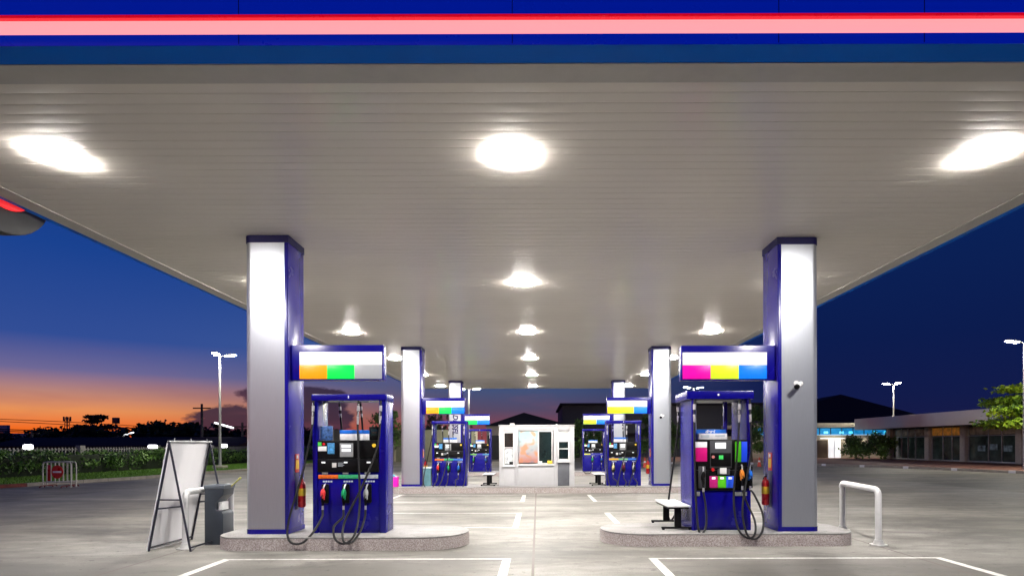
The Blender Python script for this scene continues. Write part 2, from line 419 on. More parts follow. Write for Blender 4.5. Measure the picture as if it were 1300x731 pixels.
fuel_sign(-4.005, -2.50, 9.55, (C_OR, C_GR, C_GY), 'hanging sign with orange, green and grey panels under a white band')
fuel_sign(-4.005, -2.52, 20.25, (C_OR, C_GR, C_BL), 'hanging sign with orange, green and blue panels under a white band')
fuel_sign(-4.005, -2.54, 30.95, (C_GR, C_BL), 'small far sign with only green and blue panels')
fuel_sign(2.36, 3.915, 9.70, (C_MG, C_LM, C_BL), 'hanging sign with magenta, lime and blue panels under a white band')
fuel_sign(2.38, 3.915, 20.25, (C_YL, C_LM, C_BL), 'hanging sign with yellow, lime and blue panels under a white band')
fuel_sign(2.38, 3.915, 30.85, (C_LM, C_BL), 'small far sign with only lime and blue panels')

# ------------------------------------------------------------------ fuel dispensers
def nozzle(parent, p, cmat, lean=0.):
    x, y, z = p
    n = bpy.data.objects.new('nozzle', None)
    mb = MB()
    mb.ell((0, -.012, 0), (.040, .045, .085), Euler((R(12), R(lean), 0)))
    mb.box(-.028, .028, -.035, .01, -.10, -.02, .012)
    nz = mb.build('nozzle', cmat, parent, (x, y, z))
    mb = MB(); mb.tube(spline([(0, -.01, .05), (.006, .0, .10), (.012, .02, .135), (.016, .06, .15)], 4), .013, 8); mb.build('spout', STEEL, nz)
    mb = MB(); mb.tube(spline([(0, -.03, -.01), (0, -.075, -.05), (0, -.07, -.12), (0, -.03, -.165)], 5), .009, 6)
    mb.tube([(0, -.02, -.07), (0, -.025, -.19)], [.024, .019], 8); mb.build('trigger_guard', BLACK, nz)
    mb = MB(); mb.tube([(0, -.025, -.185), (0, -.027, -.255)], .017, 10); mb.build('swivel', STEEL, nz)
    return (x, y-.027, z-.255)
def hose(parent, pts, coupling=True, r=.0175):
    h = MB().tube(spline(pts, 9), r, 8).build('hose', RUBBER, parent)
    if coupling:
        a = Vector(pts[0]); b = Vector(pts[1]); d = (b-a)
        mb = MB()
        mb.tube([a, a+d*.18], .017, 8).tube([a+d*.2, a+d*.42], .024, 8).tube([a+d*.45, a+d*.6], .016, 8).tube([a+d*.62, a+d*.95], [.022, .017], 8)
        mb.build('coupling', STEEL, h)
PATTERN_TXT = mat('faded_print', (.45, .5, .55), .5)
def dispenser_a(loc, label, strip, nozz, hoses, head_h=.52):
    """narrow gantry dispenser: blue frame, black control head, blue cabinet below"""
    t = thing('fuel_dispenser', label, 'fuel dispenser', loc, 0, 'blue fuel dispensers')
    W, D = 1.19, .48
    mb = MB(); mb.box(.087, W-.117, .012, D-.012, .04, .985, .006); mb.box(.1, W-.13, .03, D-.03, 0, .04, 0)
    mb.build('cabinet', BLUE, t)
    for a, b in ((0, .085), (W-.115, W)): MB().box(a, b, 0, D, 0, 2.15, .012).build('post', BLUE, t)
    mb = MB(); mb.prism(rrect(-.015, W+.02, -.02, D+.02, (.02, .02, .09, .09)), 2.145, 2.25, bev=.012); mb.build('header', BLUE, t)
    MB().box(.5, .9, .03, .10, 2.135, 2.1445, .002).build('header_lamp', mat('soft_strip', (.6, .6, .58), .4), t)
    mb = MB(); mb.box(.585, .60, -.0225, -.0205, 2.18, 2.225, 0); mb.build('number_plate', WHITE, t)
    hd = MB().box(.088, W-.118, -.012, D+.012, 1.215, 1.50, .01).box(.088, W-.118, -.02, D+.02, .99, 1.208, .01).build('control_head', BLACK, t)
    def face(name, x0, x1, z0, z1, m_, y=-.012, th=.008):
        return MB().box(x0, x1, y-th, y+.001, z0, z1, .002).build(name, m_, hd)
    face('display_unit', .455, .665, 1.235, 1.455, MGREY, th=.02)
    for z in (1.32, 1.385): MB().box(.485, .63, -.036, -.031, z, z+.045, .001).build('display_window', LCD, hd)
    face('price_card', .05+.045, .235, 1.33, 1.405, WHITE)
    face('green_sticker', .095, .155, 1.412, 1.475, mat('green_sticker', (.05, .5, .06), .5))
    mb = MB(); mb.tube([(.19, -.013, 1.445), (.19, -.018, 1.445)], .022, 14); mb.build('red_sticker', RED, hd)
    face('blue_card', .25, .365, 1.285, 1.46, mat('blue_printed_card', (.05, .22, .45), .45, var=.9, nscale=22))
    mb = MB(); mb.tube([(1.005, -.013, 1.42), (1.005, -.034, 1.42)], .03, 16); mb.build('stop_button', YELLOW, hd)
    for x in (.155, .515, .885): face('small_display', x, x+.06, 1.135, 1.158, LCD, -.02, .004)
    face('info_sticker', .325, .395, 1.065, 1.14, mat('sticker_grey', (.6, .58, .56), .5), -.02, .004)
    mb = MB()
    for k in range(4): mb.box(.42, .52-.02*(k % 2), -.0235, -.0205, 1.135-k*.018, 1.141-k*.018, 0)
    mb.build('small_print', PATTERN_TXT, hd)
    seg = len(strip); xs = .055+.0; 
    for i, c in enumerate(strip):
        a = .092+(.98-.0-.01)*i/seg; b = .092+(.98-.01)*(i+1)/seg
        MB().box(a+.001, b-.001, -.002, .0125, .885, .945, .002).build('grade_strip', mat('strip_%d_%d_%d' % c, tuple(v*.8 for v in L(c)), .4, var=.3, nscale=30), t)
    for (nx, cm) in nozz:
        MB().box(nx-.04, nx+.05, -.004, .0125, .955, 1.0, .004).build('grade_plate', MGREY, t)
        mb = MB()
        for k in range(4): mb.box(nx-.03+k*.04, nx+.0+k*.04, .0085, .0125, .825, .85, 0)
        mb.build('grade_label', PATTERN_TXT, t)
        hb = MB(); hb.box(nx-.045, nx+.075, -.03, .0125, .49, .80, .02); hb.build('holster', BLACK, t)
        q = nozzle(t, (nx, -.06, .645), cm, 6)
        h = hoses.get(nx)
        if h: hose(t, h+[(q[0], q[1]-.04, q[2]-.12), q])
    # the hoses of the far face, seen through the opening
    for x in (.27, .63):
        hose(t, [(x, D+.02, 2.14), (x+.02, D+.03, 1.85), (x+.05, D+.09, 1.2), (x+.1, D+.16, .4), (x+.12, D+.1, .25)], True)
    for k, h in enumerate(hoses.get('rear', [])): hose(t, h, False)
    return t
def H(top, *pts):   # a hose hanging from the header: coupling then the loop
    x = top; return [(x, -.035, 2.14), (x-.012, -.045, 1.74)]+list(pts)
hosesL1 = {.195: H(.03, (-.10, -.14, 1.0), (-.24, -.33, .28), (-.20, -.44, -.03), (-.02, -.45, -.09), (.12, -.32, .05)),
           .53: H(.76, (.78, -.10, 1.2), (.83, -.22, .5), (.82, -.40, .08), (.70, -.50, -.08), (.53, -.46, -.03), (.45, -.30, .15)),
           .885: H(1.12, (1.06, -.07, 1.35), (.86, -.22, .75), (.64, -.34, .25), (.66, -.50, -.03), (.78, -.49, -.07), (.87, -.32, .08))}
d1 = dispenser_a((-3.655, 9.47, IH), 'blue dispenser with red, green and black nozzles over an orange, green and grey strip',
            ((235, 110, 30), (60, 180, 120), (190, 195, 205)), ((.195, mat('coral_red_plastic', (.75, .05, .05), .35)), (.53, GREEN), (.885, mat('pale_grey_plastic', (.4, .42, .42), .35))), hosesL1)
hosesL2 = {.21: H(.03, (-.12, -.12, 1.0), (-.24, -.25, .25), (-.15, -.35, -.02), (.04, -.33, -.04), (.16, -.22, .12)),
           .57: H(.60, (.60, -.08, 1.2), (.42, -.22, .35), (.30, -.35, .0), (.42, -.38, -.06), (.55, -.24, .10)),
           .92: H(1.12, (1.19, -.09, 1.0), (1.17, -.25, .25), (1.08, -.35, -.03), (.90, -.35, -.03), (.84, -.22, .2))}
dispenser_a((-3.66, 20.16, IH), 'blue dispenser with red, green and blue nozzles in front of sideways lettering',
            ((235, 110, 30), (60, 190, 120), (30, 110, 220)), ((.21, RED), (.57, GREEN), (.92, BLUEP)), hosesL2)
hosesR2 = {.22: H(.03, (.0, -.12, 1.0), (.02, -.25, .25), (.12, -.35, -.03), (.26, -.34, -.04), (.34, -.22, .15)),
           .58: H(.70, (.66, -.08, 1.2), (.42, -.22, .4), (.36, -.35, .0), (.50, -.38, -.06), (.64, -.24, .12)),
           .92: H(1.12, (1.10, -.09, 1.2), (.86, -.25, .45), (.72, -.35, .0), (.85, -.35, -.06), (1.03, -.22, .1))}
dispenser_a((2.36, 20.16, IH), 'blue dispenser with yellow, maroon and white nozzles beside the booth door',
            ((245, 190, 20), (120, 190, 130), (30, 110, 220)), ((.22, mat('pale_yellow_plastic', (.75, .65, .3), .4)), (.58, MAROON), (.92, LGREY)), hosesR2)
hosesL3 = {.25: H(.05, (.05, -.12, 1.0), (.1, -.25, .3), (.18, -.3, .1), (.22, -.25, .12)),
           .90: H(1.12, (1.18, -.12, 1.0), (1.18, -.25, .3), (1.05, -.35, -.02), (.95, -.25, .1))}
dispenser_a((-3.66, 30.86, IH), 'small distant dispenser below the green and blue sign',
            ((120, 200, 80), (40, 40, 170), (60, 150, 200)), ((.25, GREEN), (.90, BLUEP)), hosesL3)
hosesR3 = {.50: H(.05, (-.1, -.12, 1.0), (-.06, -.25, .2), (.1, -.35, -.06), (.35, -.35, -.06), (.47, -.22, .12)),
           .98: H(1.12, (1.12, -.12, 1.0), (1.12, -.25, .3), (1.05, -.3, .1), (1.0, -.25, .12))}
dispenser_a((2.36, 30.86, IH), 'small distant dispenser below the lime and blue sign',
            ((220, 230, 60), (40, 40, 170), (40, 40, 170)), ((.50, GREEN), (.98, BLUEP)), hosesR3)

def dispenser_b(loc):
    t = thing('fuel_dispenser', 'deep blue dispenser with magenta, green and blue panels and orange and blue nozzles', 'fuel dispenser', loc, 0, 'blue fuel dispensers')
    W, D = 1.11, .80
    MB().box(.13, 1.04, .015, D-.015, .04, .70, .008).box(.15, 1.02, .04, D-.04, 0, .04, 0).build('cabinet', BLUE, t)
    for a, b in ((.085, .155), (1.0, 1.065)):
        MB().prism(rrect(a, b, 0, D, (.03, .03, .03, .03)), 0, 2.18).build('post', BLUE, t)
    MB().prism(rrect(0, W, -.02, D+.02, (.015, .015, .015, .015)), 2.17, 2.305, bev=.01).build('header', BLUE, t)
    mb = MB(); mb.tube([(.52, -.021, 2.24), (.52, -.025, 2.24)], .018, 14); mb.build('number_plate', WHITE, t)
    MB().box(.20, .92, .04, D-.04, 2.155, 2.169, .003).build('header_lining', MGREY, t)
    hd = MB().box(.157, .998, -.01, D+.01, 1.0, 1.50, .012).box(.157, .998, -.014, D+.014, .66, .994, .012).build('control_head', BLACK, t)
    def face(name, x0, x1, z0, z1, m_, th=.01, y=-.012): return MB().box(x0, x1, y-th, y+.001, z0, z1, .003).build(name, m_, hd)
    face('white_panel', .13, .33, 1.37, 1.465, mat('lit_white_panel', (.7, .7, .72), .4, emit=.2, ecol=(1, 1, 1)))
    face('magenta_panel', .13, .33, 1.14, 1.368, mat('magenta_panel', L((205, 15, 120)), .35, var=.06))
    face('green_panel', .795, .892, 1.13, 1.47, mat('green_panel', L((80, 195, 20)), .35, var=.06))
    face('blue_panel', .897, .995, 1.13, 1.47, mat('blue_panel', L((25, 70, 225)), .35, var=.06))
    face('display_bezel', .38, .74, 1.03, 1.485, DGREY, .006)
    face('main_display', .465, .64, 1.35, 1.45, LCD, .018)
    face('keypad', .39, .72, 1.06, 1.28, BLACK, .02)
    face('green_key', .52, .59, 1.175, 1.24, mat('green_key', (.05, .55, .10), .4, emit=.2, ecol=(.05, .8, .15)), .03)
    mb = MB(); mb.tube([(.425, -.03, 1.215), (.425, -.045, 1.215)], .024, 14); mb.build('round_key', mat('pale_red', (.6, .2, .18), .4), hd)
    mb = MB(); mb.tube([(.42, -.014, 1.005), (.42, -.045, 1.005)], .026, 14); mb.build('stop_button', RED, hd)
    mb = MB(); mb.box(.53, .64, -.06, -.052, .935, 1.035, .003); o = mb.build('paper_slip', WHITE, hd)
    face('slip_printer', .50, .70, .92, 1.015, DGREY, .03)
    for i, c in enumerate(((190, 30, 120), (90, 205, 30), (40, 90, 235))):
        a = .37+i*.137; face('grade_button_panel', a, a+.134, .705, .90, mat('btn_%d' % i, L(c), .35, var=.06), .012, -.014)
        MB().box(a+.035, a+.095, -.030, -.0262, .845, .882, .002).build('small_display', LCD, hd)
    for a, b in ((.13, .215), (.80, .90), (.91, .99)): MB().box(a, b, -.006, .016, .57, .635, .004).build('grade_plate', MGREY, t)
    for nx, cm, z in ((.245, BLACK, .90), (.895, ORANGE, .93), (1.02, BLUEP, .93)):
        MB().box(nx-.06, nx+.06, -.03, -.008, .70, 1.06, .02).build('holster', DGREY if nx < .5 else BLACK, t)
    q = nozzle(t, (.245, -.07, .90), BLACK, 8)
    hose(t, [(.12, -.035, 2.165), (.112, -.045, 1.76), (.11, -.07, 1.2), (.115, -.13, .5), (.13, -.22, .05), (.19, -.24, -.01), (.26, -.20, .12), (.27, -.14, .4), q])
    q = nozzle(t, (.885, -.07, .93), ORANGE, -10)
    hose(t, [(.86, -.035, 2.165), (.85, -.045, 1.76), (.80, -.08, 1.2), (.72, -.16, .55), (.74, -.30, .08), (.88, -.38, -.07), (1.0, -.34, .0), (1.03, -.24, .2), (.95, -.14, .45), q])
    q = nozzle(t, (1.015, -.07, .93), BLUEP, -14)
    hose(t, [(1.03, -.035, 2.165), (1.04, -.045, 1.76), (1.04, -.06, 1.3), (.93, -.14, .8), (.83, -.25, .35), (.86, -.36, .0), (.98, -.40, -.08), (1.12, -.34, .05), (1.16, -.24, .3), (1.06, -.15, .6), q])
    mb = MB(); mb.tube([(.22, .30, 1.6), (.22, .30, 2.16)], .02, 10); mb.build('support_rod', STEEL, t)
    mb = MB(); mb.box(.74, .80, .40, .46, 1.5, 2.16, .005); mb.build('support_post', PURP, t)
    # hoses of the far face
    hose(t, [(.05, D+.03, 2.16), (.06, D+.05, 1.8), (.02, D+.1, 1.3), (-.06, D+.18, .6), (-.09, D+.24, .2), (-.02, D+.28, .03), (.1, D+.2, .25)])
    hose(t, [(.9, D+.03, 2.16), (.9, D+.05, 1.8), (.88, D+.1, 1.2), (.8, D+.2, .5), (.85, D+.2, .2)])
    return t
dispenser_b((2.465, 9.68, IH))

# things standing on the control heads
def leaflet_box(loc, w, label, n=2):
    t = thing('leaflet_box', label, 'leaflet box', loc, 0, 'white and blue boxes on the dispensers')
    x = -w/2
    for i, f in enumerate((.66, .30) if n == 2 else (1,)):
        ww = w*f
        mb = MB(); mb.box(x, x+ww, -.06, .06, 0, .12, .005); o = mb.build('white_box', mat('box_card', (.72, .72, .74), .5, var=.12, nscale=12), t)
        MB().box(x-.002, x+ww+.002, -.062, .062, .102, .165, .005).build('blue_lid', BLUEP, t)
        x += ww+w*.04
    return t
zt_ = IH+1.505
leaflet_box((-3.655+.67, 9.56, zt_), .47, 'pair of white and blue leaflet boxes on the dispenser with three front nozzles')
o = MB().box(-.10, .10, -.012, .012, 0, .23, .004).build('advert_board', mat('blue_printed_board', (.04, .10, .26), .4, var=1., nscale=26), None, (-3.655+.20, 9.56, zt_))
tag(o, 'small dark blue printed board standing on the near dispenser head', 'sign board')
t = thing('card_reader', 'small black card reader box on the near dispenser head', 'card reader', (-3.655+1.0, 9.58, zt_))
MB().box(-.10, .08, -.05, .05, 0, .22, .01).build('housing', BLACK, t); MB().box(-.07, .05, -.056, -.0505, .07, .18, .003).build('screen', GLASS, t)
leaflet_box((-3.66+.62, 20.26, zt_), .46, 'leaflet boxes on the dispenser in front of sideways lettering')
leaflet_box((2.36+.50, 20.26, zt_), .46, 'leaflet boxes on the dispenser beside the booth door')
leaflet_box((-3.66+.60, 30.96, zt_), .46, 'leaflet boxes on the distant dispenser below the green and blue sign')
leaflet_box((2.36+.55, 30.96, zt_), .46, 'leaflet boxes on the distant dispenser below the lime and blue sign')
t = thing('leaflet_box', 'blue and white leaflet tray on the dispenser with magenta panel', 'leaflet box', (2.465+.47, 9.86, zt_), 0, 'white and blue boxes on the dispensers')
mb = MB(); mb.box(-.24, .24, -.05, .05, 0, .10, .005); mb.build('white_box', mat('box_card', (.7, .7, .7)), t)
MB().box(-.25, .25, .05, .07, 0, .17, .004).build('blue_lid', BLUEP, t)
mb = MB(); mb.box(-.2, -.06, -.053, -.0505, .03, .075, 0).box(.04, .20, -.053, -.0505, .045, .075, 0); mb.build('small_print', PATTERN_TXT, t)
me = textmesh('diesel', .07, .001); me.materials.append(WHITE)
o = bpy.data.objects.new('lettering', me); COL.objects.link(o); o.parent = t; o.location = (-.1, .048, .112); o.rotation_euler = (R(90), 0, 0)

# ------------------------------------------------------------------ extinguishers and their signs, cameras
def extinguisher(x, y, face, lab_s, lab_e):
    t = thing('fire_extinguisher', lab_e, 'fire extinguisher', (x+face*.085, y, IH+.40), 0, 'fire extinguishers on the columns')
    prof = [(.0, .0), (.05, .0), (.062, .02), (.062, .36), (.05, .41), (.02, .44), (.018, .47)]
    mb = MB(); mb.tube([(0, 0, z) for r, z in prof], [max(r, .002) for r, z in prof], 20); mb.build('cylinder', RED, t)
    mb = MB(); mb.tube([(0, 0, .19), (0, 0, .31)], .0635, 20, False); mb.build('label_band', YELLOW, t)
    mb = MB(); mb.box(-.015, .015, -.05, .03, .47, .50, .005).box(-.012, .012, -.07, .02, .52, .535, .004)
    mb.tube(spline([(0, .03, .48), (0, .085, .42), (0, .075, .2), (0, .07, .12)], 6), .011, 8); mb.build('valve_and_hose', BLACK, t)
    mb = MB(); a = sorted((face*.003-face*.0, face*.012)); mb.box(a[0], a[1], -.075, .075, 0, .30, .002)
    o = mb.build('warning_sign', mat('red_sign', (.6, .03, .03), .4), None, (x, y-.0, IH+.98))
    tag(o, lab_s, 'sign', 'fire extinguisher signs')
    a2 = sorted((face*.0121, face*.014)); MB().box(a2[0], a2[1], -.06, .06, .05, .20, .0).build('yellow_field', YELLOW, o)
    MB().box(a2[0], a2[1], -.035, .035, .225, .28, .0).build('white_mark', WHITE, o)
def recess(col, x, face):
    MB().box(*sorted((face*.0005, face*.006)), .23, .39, .36, .97, .002).build('recess_dark_plate', NAVY, col)  # flat dark plate stands in for the shaded depth of the niche
recess(cl[0], 0, 1); recess(cr[0], 0, -1)
extinguisher(LX, LY[0]+.31, 1, 'red and yellow fire sign on the column beside the red nozzle dispenser', 'red extinguisher with yellow band, on the near column at the sunset side')
extinguisher(RX, RY[0]+.31, -1, 'red and yellow fire sign on the column with the camera', 'red extinguisher between the camera column and the magenta panel dispenser')
extinguisher(LX, LY[1]+.31, 1, 'small fire sign on the column beside the pink crate', 'small red extinguisher on the column beside the pink crate')
extinguisher(RX, RY[1]+.31, -1, 'small fire sign on the column with the yellow lime sign', 'small red extinguisher on the column with the yellow lime sign')
def cctv(x, y, z, lab):
    t = thing('security_camera', lab, 'security camera', (x, y, z), 0, 'security cameras on the columns')
    mb = MB(); mb.tube([(0, 0, .06), (0, -.012, .06)], .04, 16); mb.tube([(0, -.01, .06), (-.01, -.06, .035)], .014, 8); mb.build('bracket', WHITE, t)
    mb = MB(); mb.tube([(.06, -.05, .05), (-.04, -.13, -.01)], [.035, .037], 14); mb.build('camera_body', WHITE, t)
    mb = MB(); mb.tube([(-.036, -.127, -.006), (-.062, -.148, -.024)], [.042, .04], 14); mb.build('lens_hood', BLACK, t)
cctv(4.22, RY[0]-.002, IH+2.36, 'small white security camera on the near column')
cctv(4.25, RY[1]-.002, IH+2.36, 'tiny security camera on the column holding the yellow lime sign')

# ------------------------------------------------------------------ step stools
def stool(loc, lab, proto=[None]):
    if proto[0]: return dup(proto[0], loc, 0, lab)
    t = thing('step_stool', lab, 'step stool', loc, 0, 'black legged stools on the islands'); proto[0] = t
    MB().box(-.19, .19, -.06, 1.0, .385, .415, .008).build('top_board', WHITE, t)
    MB().box(-.17, .17, -.04, .98, .355, .384, .004).build('top_frame', BLACK, t)
    for y in (.02, .90):
        mb = MB(); mb.box(-.055, .055, y, y+.05, .02, .356, .006).box(-.27, .24, y-.005, y+.055, .02, .05, .006)
        for x in (-.24, .20): mb.box(x-.02, x+.02, y, y+.05, 0, .022, .004)
        mb.build('leg', BLACK, t)
    return t
stool((2.33, 9.72, IH), 'white topped step stool beside the magenta panel dispenser')
stool((2.12, 20.2, IH), 'dark stool between the booth and the yellow nozzle dispenser')
stool((-1.72, 20.2, IH), 'dark stool between the booth and the lettered column')

# ------------------------------------------------------------------ booth
t = thing('booth', 'small grey white attendant booth with windows, poster and grey door', 'booth', (-.02, 20.12, IH))
x0, x1, h, D = -1.32, 1.27, 2.06, 1.7
def wq(a, b, z0, z1): mbw.box(a, b, 0, .06, z0, z1, .003)
mbw = MB()
wq(x0, -1.17, 0, h); wq(-1.17, -.80, 0, .70); wq(-1.17, -.80, 1.86, h); wq(-.80, -.66, 0, h)
wq(-.66, .56, 0, .76); wq(-.66, .56, 1.90, h); wq(.56, .70, 0, h); wq(.70, 1.10, 1.90, h); wq(1.10, x1, 0, h)
mbw.box(x0, x0+.06, .0605, D, 0, h, .003).box(x1-.06, x1, .0605, D, 0, h, .003).box(x0+.0605, x1-.0605, D-.06, D, 0, h, .003)
mbw.build('wall', LGREY, t)
mb = MB(); mb.box(x0-.02, x1+.02, -.02, D+.02, h+.001, h+.045, .01); rf = mb.build('roof', LGREY, t)
mb = MB(); mb.box(-.96, -.80, .3, .46, h+.046, h+.11, .01); mb.build('roof_vent', WHITE, rf)
mb = MB(); mb.box(.64, .70, .3, .36, h+.046, h+.085, .01); mb.build('roof_vent', WHITE, rf)
MB().box(x0+.07, x1-.07, .08, D-.08, .005, .03, 0).build('floor_panel', DGREY, t)
def window(name, a, b, z0, z1, rails=(), par=t, sill=True, glass=GLASS):
    mb = MB(); w = .035
    mb.box(a, a+w, -.012, .055, z0, z1, .003).box(b-w, b, -.012, .055, z0, z1, .003).box(a+w, b-w, -.012, .055, z1-w, z1, .003).box(a+w, b-w, -.012, .055, z0, z0+w, .003)
    for r_ in rails: mb.box(a+w, b-w, -.010, .05, r_-.015, r_+.015, .002)
    if sill: mb.box(a-.03, b+.03, -.06, -.0125, z0-.03, z0+.005, .003)
    o = mb.build(name, WHITE, par)
    MB().box(a+w, b-w, .018, .026, z0+w, z1-w, 0).build('pane', glass, o); return o
w = window('window', -1.17, -.80, .70, 1.86, (1.32,))
MB().box(-1.12, -.85, .010, .017, .76, 1.28, .0).build('notice_sheet', mat('pale_notice', (.62, .72, .78), .5, var=.6, nscale=9), w)
MB().box(-.97, -.85, -.01, .009, .74, .84, .005).build('black_box', BLACK, w)
window('window', .02, .52, .76, 1.90)
def abstract():
    m = bpy.data.materials.new('pastel_print'); m.use_nodes = True; nt = m.node_tree; p = nt.nodes['Principled BSDF']
    co = nd(nt, 'ShaderNodeTexCoord').outputs['Object']
    n = nt.nodes.new('ShaderNodeTexNoise'); n.inputs['Scale'].default_value = 3.2; n.inputs['Detail'].default_value = 1; nt.links.new(co, n.inputs['Vector'])
    sx = nd(nt, 'ShaderNodeSeparateXYZ'); nt.links.new(co, sx.inputs[0])
    base = ramp(nt, math_(nt, 'DIVIDE', math_(nt, 'SUBTRACT', sx.outputs[2], .8), 1.1), [(0., (.55, .20, .14)), (.35, (.42, .40, .42)), (.7, (.40, .52, .52)), (1., (.30, .55, .57))])
    c = mixc(nt, ramp(nt, n.outputs[0], [(.52, 0.), (.62, .85)]), base, (.58, .26, .12))
    n2 = noise(nt, 2.6, 1, .4, co, (1, 1, 1.3))
    c = mixc(nt, ramp(nt, n2, [(.30, .8), (.42, 0.)]), c, (.12, .25, .34))
    nt.links.new(c, p.inputs['Base Color']); p.inputs['Roughness'].default_value = .35; return m
MB().box(-.645, .005, -.008, .03, .80, 1.88, .004).build('poster', abstract(), t)
MB().box(-.68, .56, -.05, -.009, .70, .755, .004).build('counter_sill', WHITE, t)
dr = MB().box(.705, 1.095, .01, .05, .02, .80, .004).build('door', mat('grey_door_panel', (.10, .105, .12), .5), t)
w = window('door_window', .705, 1.095, .84, 1.88, (1.28,), dr)
MB().box(.745, 1.055, .008, .016, 1.52, 1.84, .0).build('blind', WHITE, w)
MB().box(.75, 1.05, .0, .016, .87, .93, .003).build('papers', WHITE, w)
o = MB().box(-.08, .09, -.02, .02, 0, .12, .02).build('yellow_box', YELLOW, None, (.40, 20.085, IH+.756)); tag(o, 'small yellow box on the booth window sill', 'box')
o = MB().box(-.06, .06, -.02, .02, 0, .10, .01).build('white_box', WHITE, None, (.08, 20.085, IH+.756)); tag(o, 'small white box on the booth window sill', 'box')

# crate and tank by column
t = thing('crate', 'bright magenta pink crate beside the silver column', 'crate', (-4.93, 19.98, IH))
PINK = mat('magenta_plastic', L((245, 10, 180)), .4, emit=.1)
MB().box(-.17, .14, -.14, .14, 0, .34, .015).build('crate_body', PINK, t); MB().box(-.18, .15, -.15, .15, .30, .335, .01).build('rim', PINK, t)
mb = MB(); mb.ell((-.05, 0, .36), (.10, .08, .06)); mb.build('cloth', mat('teal_cloth', (.1, .42, .45), .7), t)
t = thing('water_tank', 'pale teal glass tank between column and dispenser with blue nozzle', 'tank', (-3.83, 20.3, IH))
MB().box(-.13, .13, -.12, .12, 0, .62, .012).build('tank_body', mat('teal_glass', (.12, .26, .30), .12, var=.3, nscale=2), t)
MB().box(-.14, .14, -.13, .13, .62, .66, .006).build('lid', WHITE, t)

# ------------------------------------------------------------------ guard hoops
def hoop(x, y0, y1, xo, lab):
    t = thing('guard_rail', lab, 'guard rail', (x, y0, 0), 0, 'white tubular guard rails')
    r = .10; H_ = .90; n = [(0, 0, 0), (0, 0, H_-r)]
    n += [(xo*0, r-r*math.cos(R(a)), H_-r+r*math.sin(R(a))) for a in (20, 40, 60, 80)]
    Lg = y1-y0
    n += [(xo*(Lg-r)/Lg, Lg-r+r*math.sin(R(a)), H_-r+r*math.cos(R(a))) for a in (10, 30, 50, 70)] + [(xo, Lg, H_-r), (xo, Lg, 0)]
    mb = MB(); mb.tube(n, .050, 16); mb.build('rail', mat('guard_rail_paint', (.60, .60, .60), .35, var=.06, nscale=5, rvar=.02), t)
    for p in ((0, 0), (xo, Lg)):
        mb = MB(); mb.tube([(p[0], p[1], 0), (p[0], p[1], .02)], .13, 20); mb.tube([(p[0], p[1], .02), (p[0], p[1], .09)], [.085, .06], 16)
        mb.build('base_flange', mat('flange_grey', (.45, .45, .44), .5, var=.2), t)
hoop(5.50, 9.45, 11.1, .28, 'white tubular guard rail standing clear beside the camera column')
hoop(-5.60, 9.28, 10.75, -.05, 'white tubular guard rail between the sign board legs and the bin')

# ------------------------------------------------------------------ A-frame board
t = thing('sandwich_board', 'tall white sandwich board on a black steel A-frame', 'sign board', (-5.70, 9.05, 0))
BF = mat('black_steel_tube', (.015, .016, .03), .4)
A, B = (-.33, 0), (.32, 0)
LgY = 1.12; Hh = 1.70; apx = 0.0
def leg(xf, y): return [(xf, y, 0), (apx, y, Hh)]
for xf in (-.33, .33):
    for y in (0, LgY):
        mb = MB(); mb.tube(leg(xf, y+(-.02 if xf > 0 else 0)), .016, 8); mb.build('leg', BF, t)
    mb = MB(); mb.tube([(xf*.97, 0, .06), (xf*.97, LgY, .06)], .013, 8); mb.build('crossbar', BF, t)
mb = MB(); mb.tube([(apx, -.03, Hh), (apx, LgY+.03, Hh)], .018, 8)
for y in (.12, .55, LgY-.1): mb.tube([(apx, y, Hh), (apx, y, Hh+.05)], .008, 6)
mb.build('ridge_bar', MGREY, t)
for z, z2 in ((.80, .80), (.66, .70)):
    for y in (0, LgY):
        mb = MB(); mb.tube([(-.33*(1-z/Hh), y, z), (.33*(1-z2/Hh), y-.02, z2)], .012, 8); mb.build('brace', BF, t)
# white panel on the outer frame
mb = MB(); off = -.02
a = [(-.33*(1-z/Hh)+off, y, z) for y, z in ((-.015, .02), (LgY+.015, .02), (LgY+.015, Hh-.02), (-.015, Hh-.02))]
b = [(p[0]-.012, p[1], p[2]) for p in a]
va = [mb.bm.verts.new(p) for p in a]; vb = [mb.bm.verts.new(p) for p in b]
mb.bm.faces.new(va); mb.bm.faces.new(vb[::-1])
for k in range(4): mb.bm.faces.new((va[k], va[(k+1) % 4], vb[(k+1) % 4], vb[k]))
bmesh.ops.recalc_face_normals(mb.bm, faces=mb.bm.faces[:])
mb.build('panel', mat('white_board_sheet', (.92, .91, .93), .45, var=.015, nscale=1.5, stretch=(1, 6, .3)), t)

# ------------------------------------------------------------------ bin
t = thing('service_bin', 'slate grey plastic forecourt bin with open top and towel notch', 'bin', (-5.33, 9.80, 0))
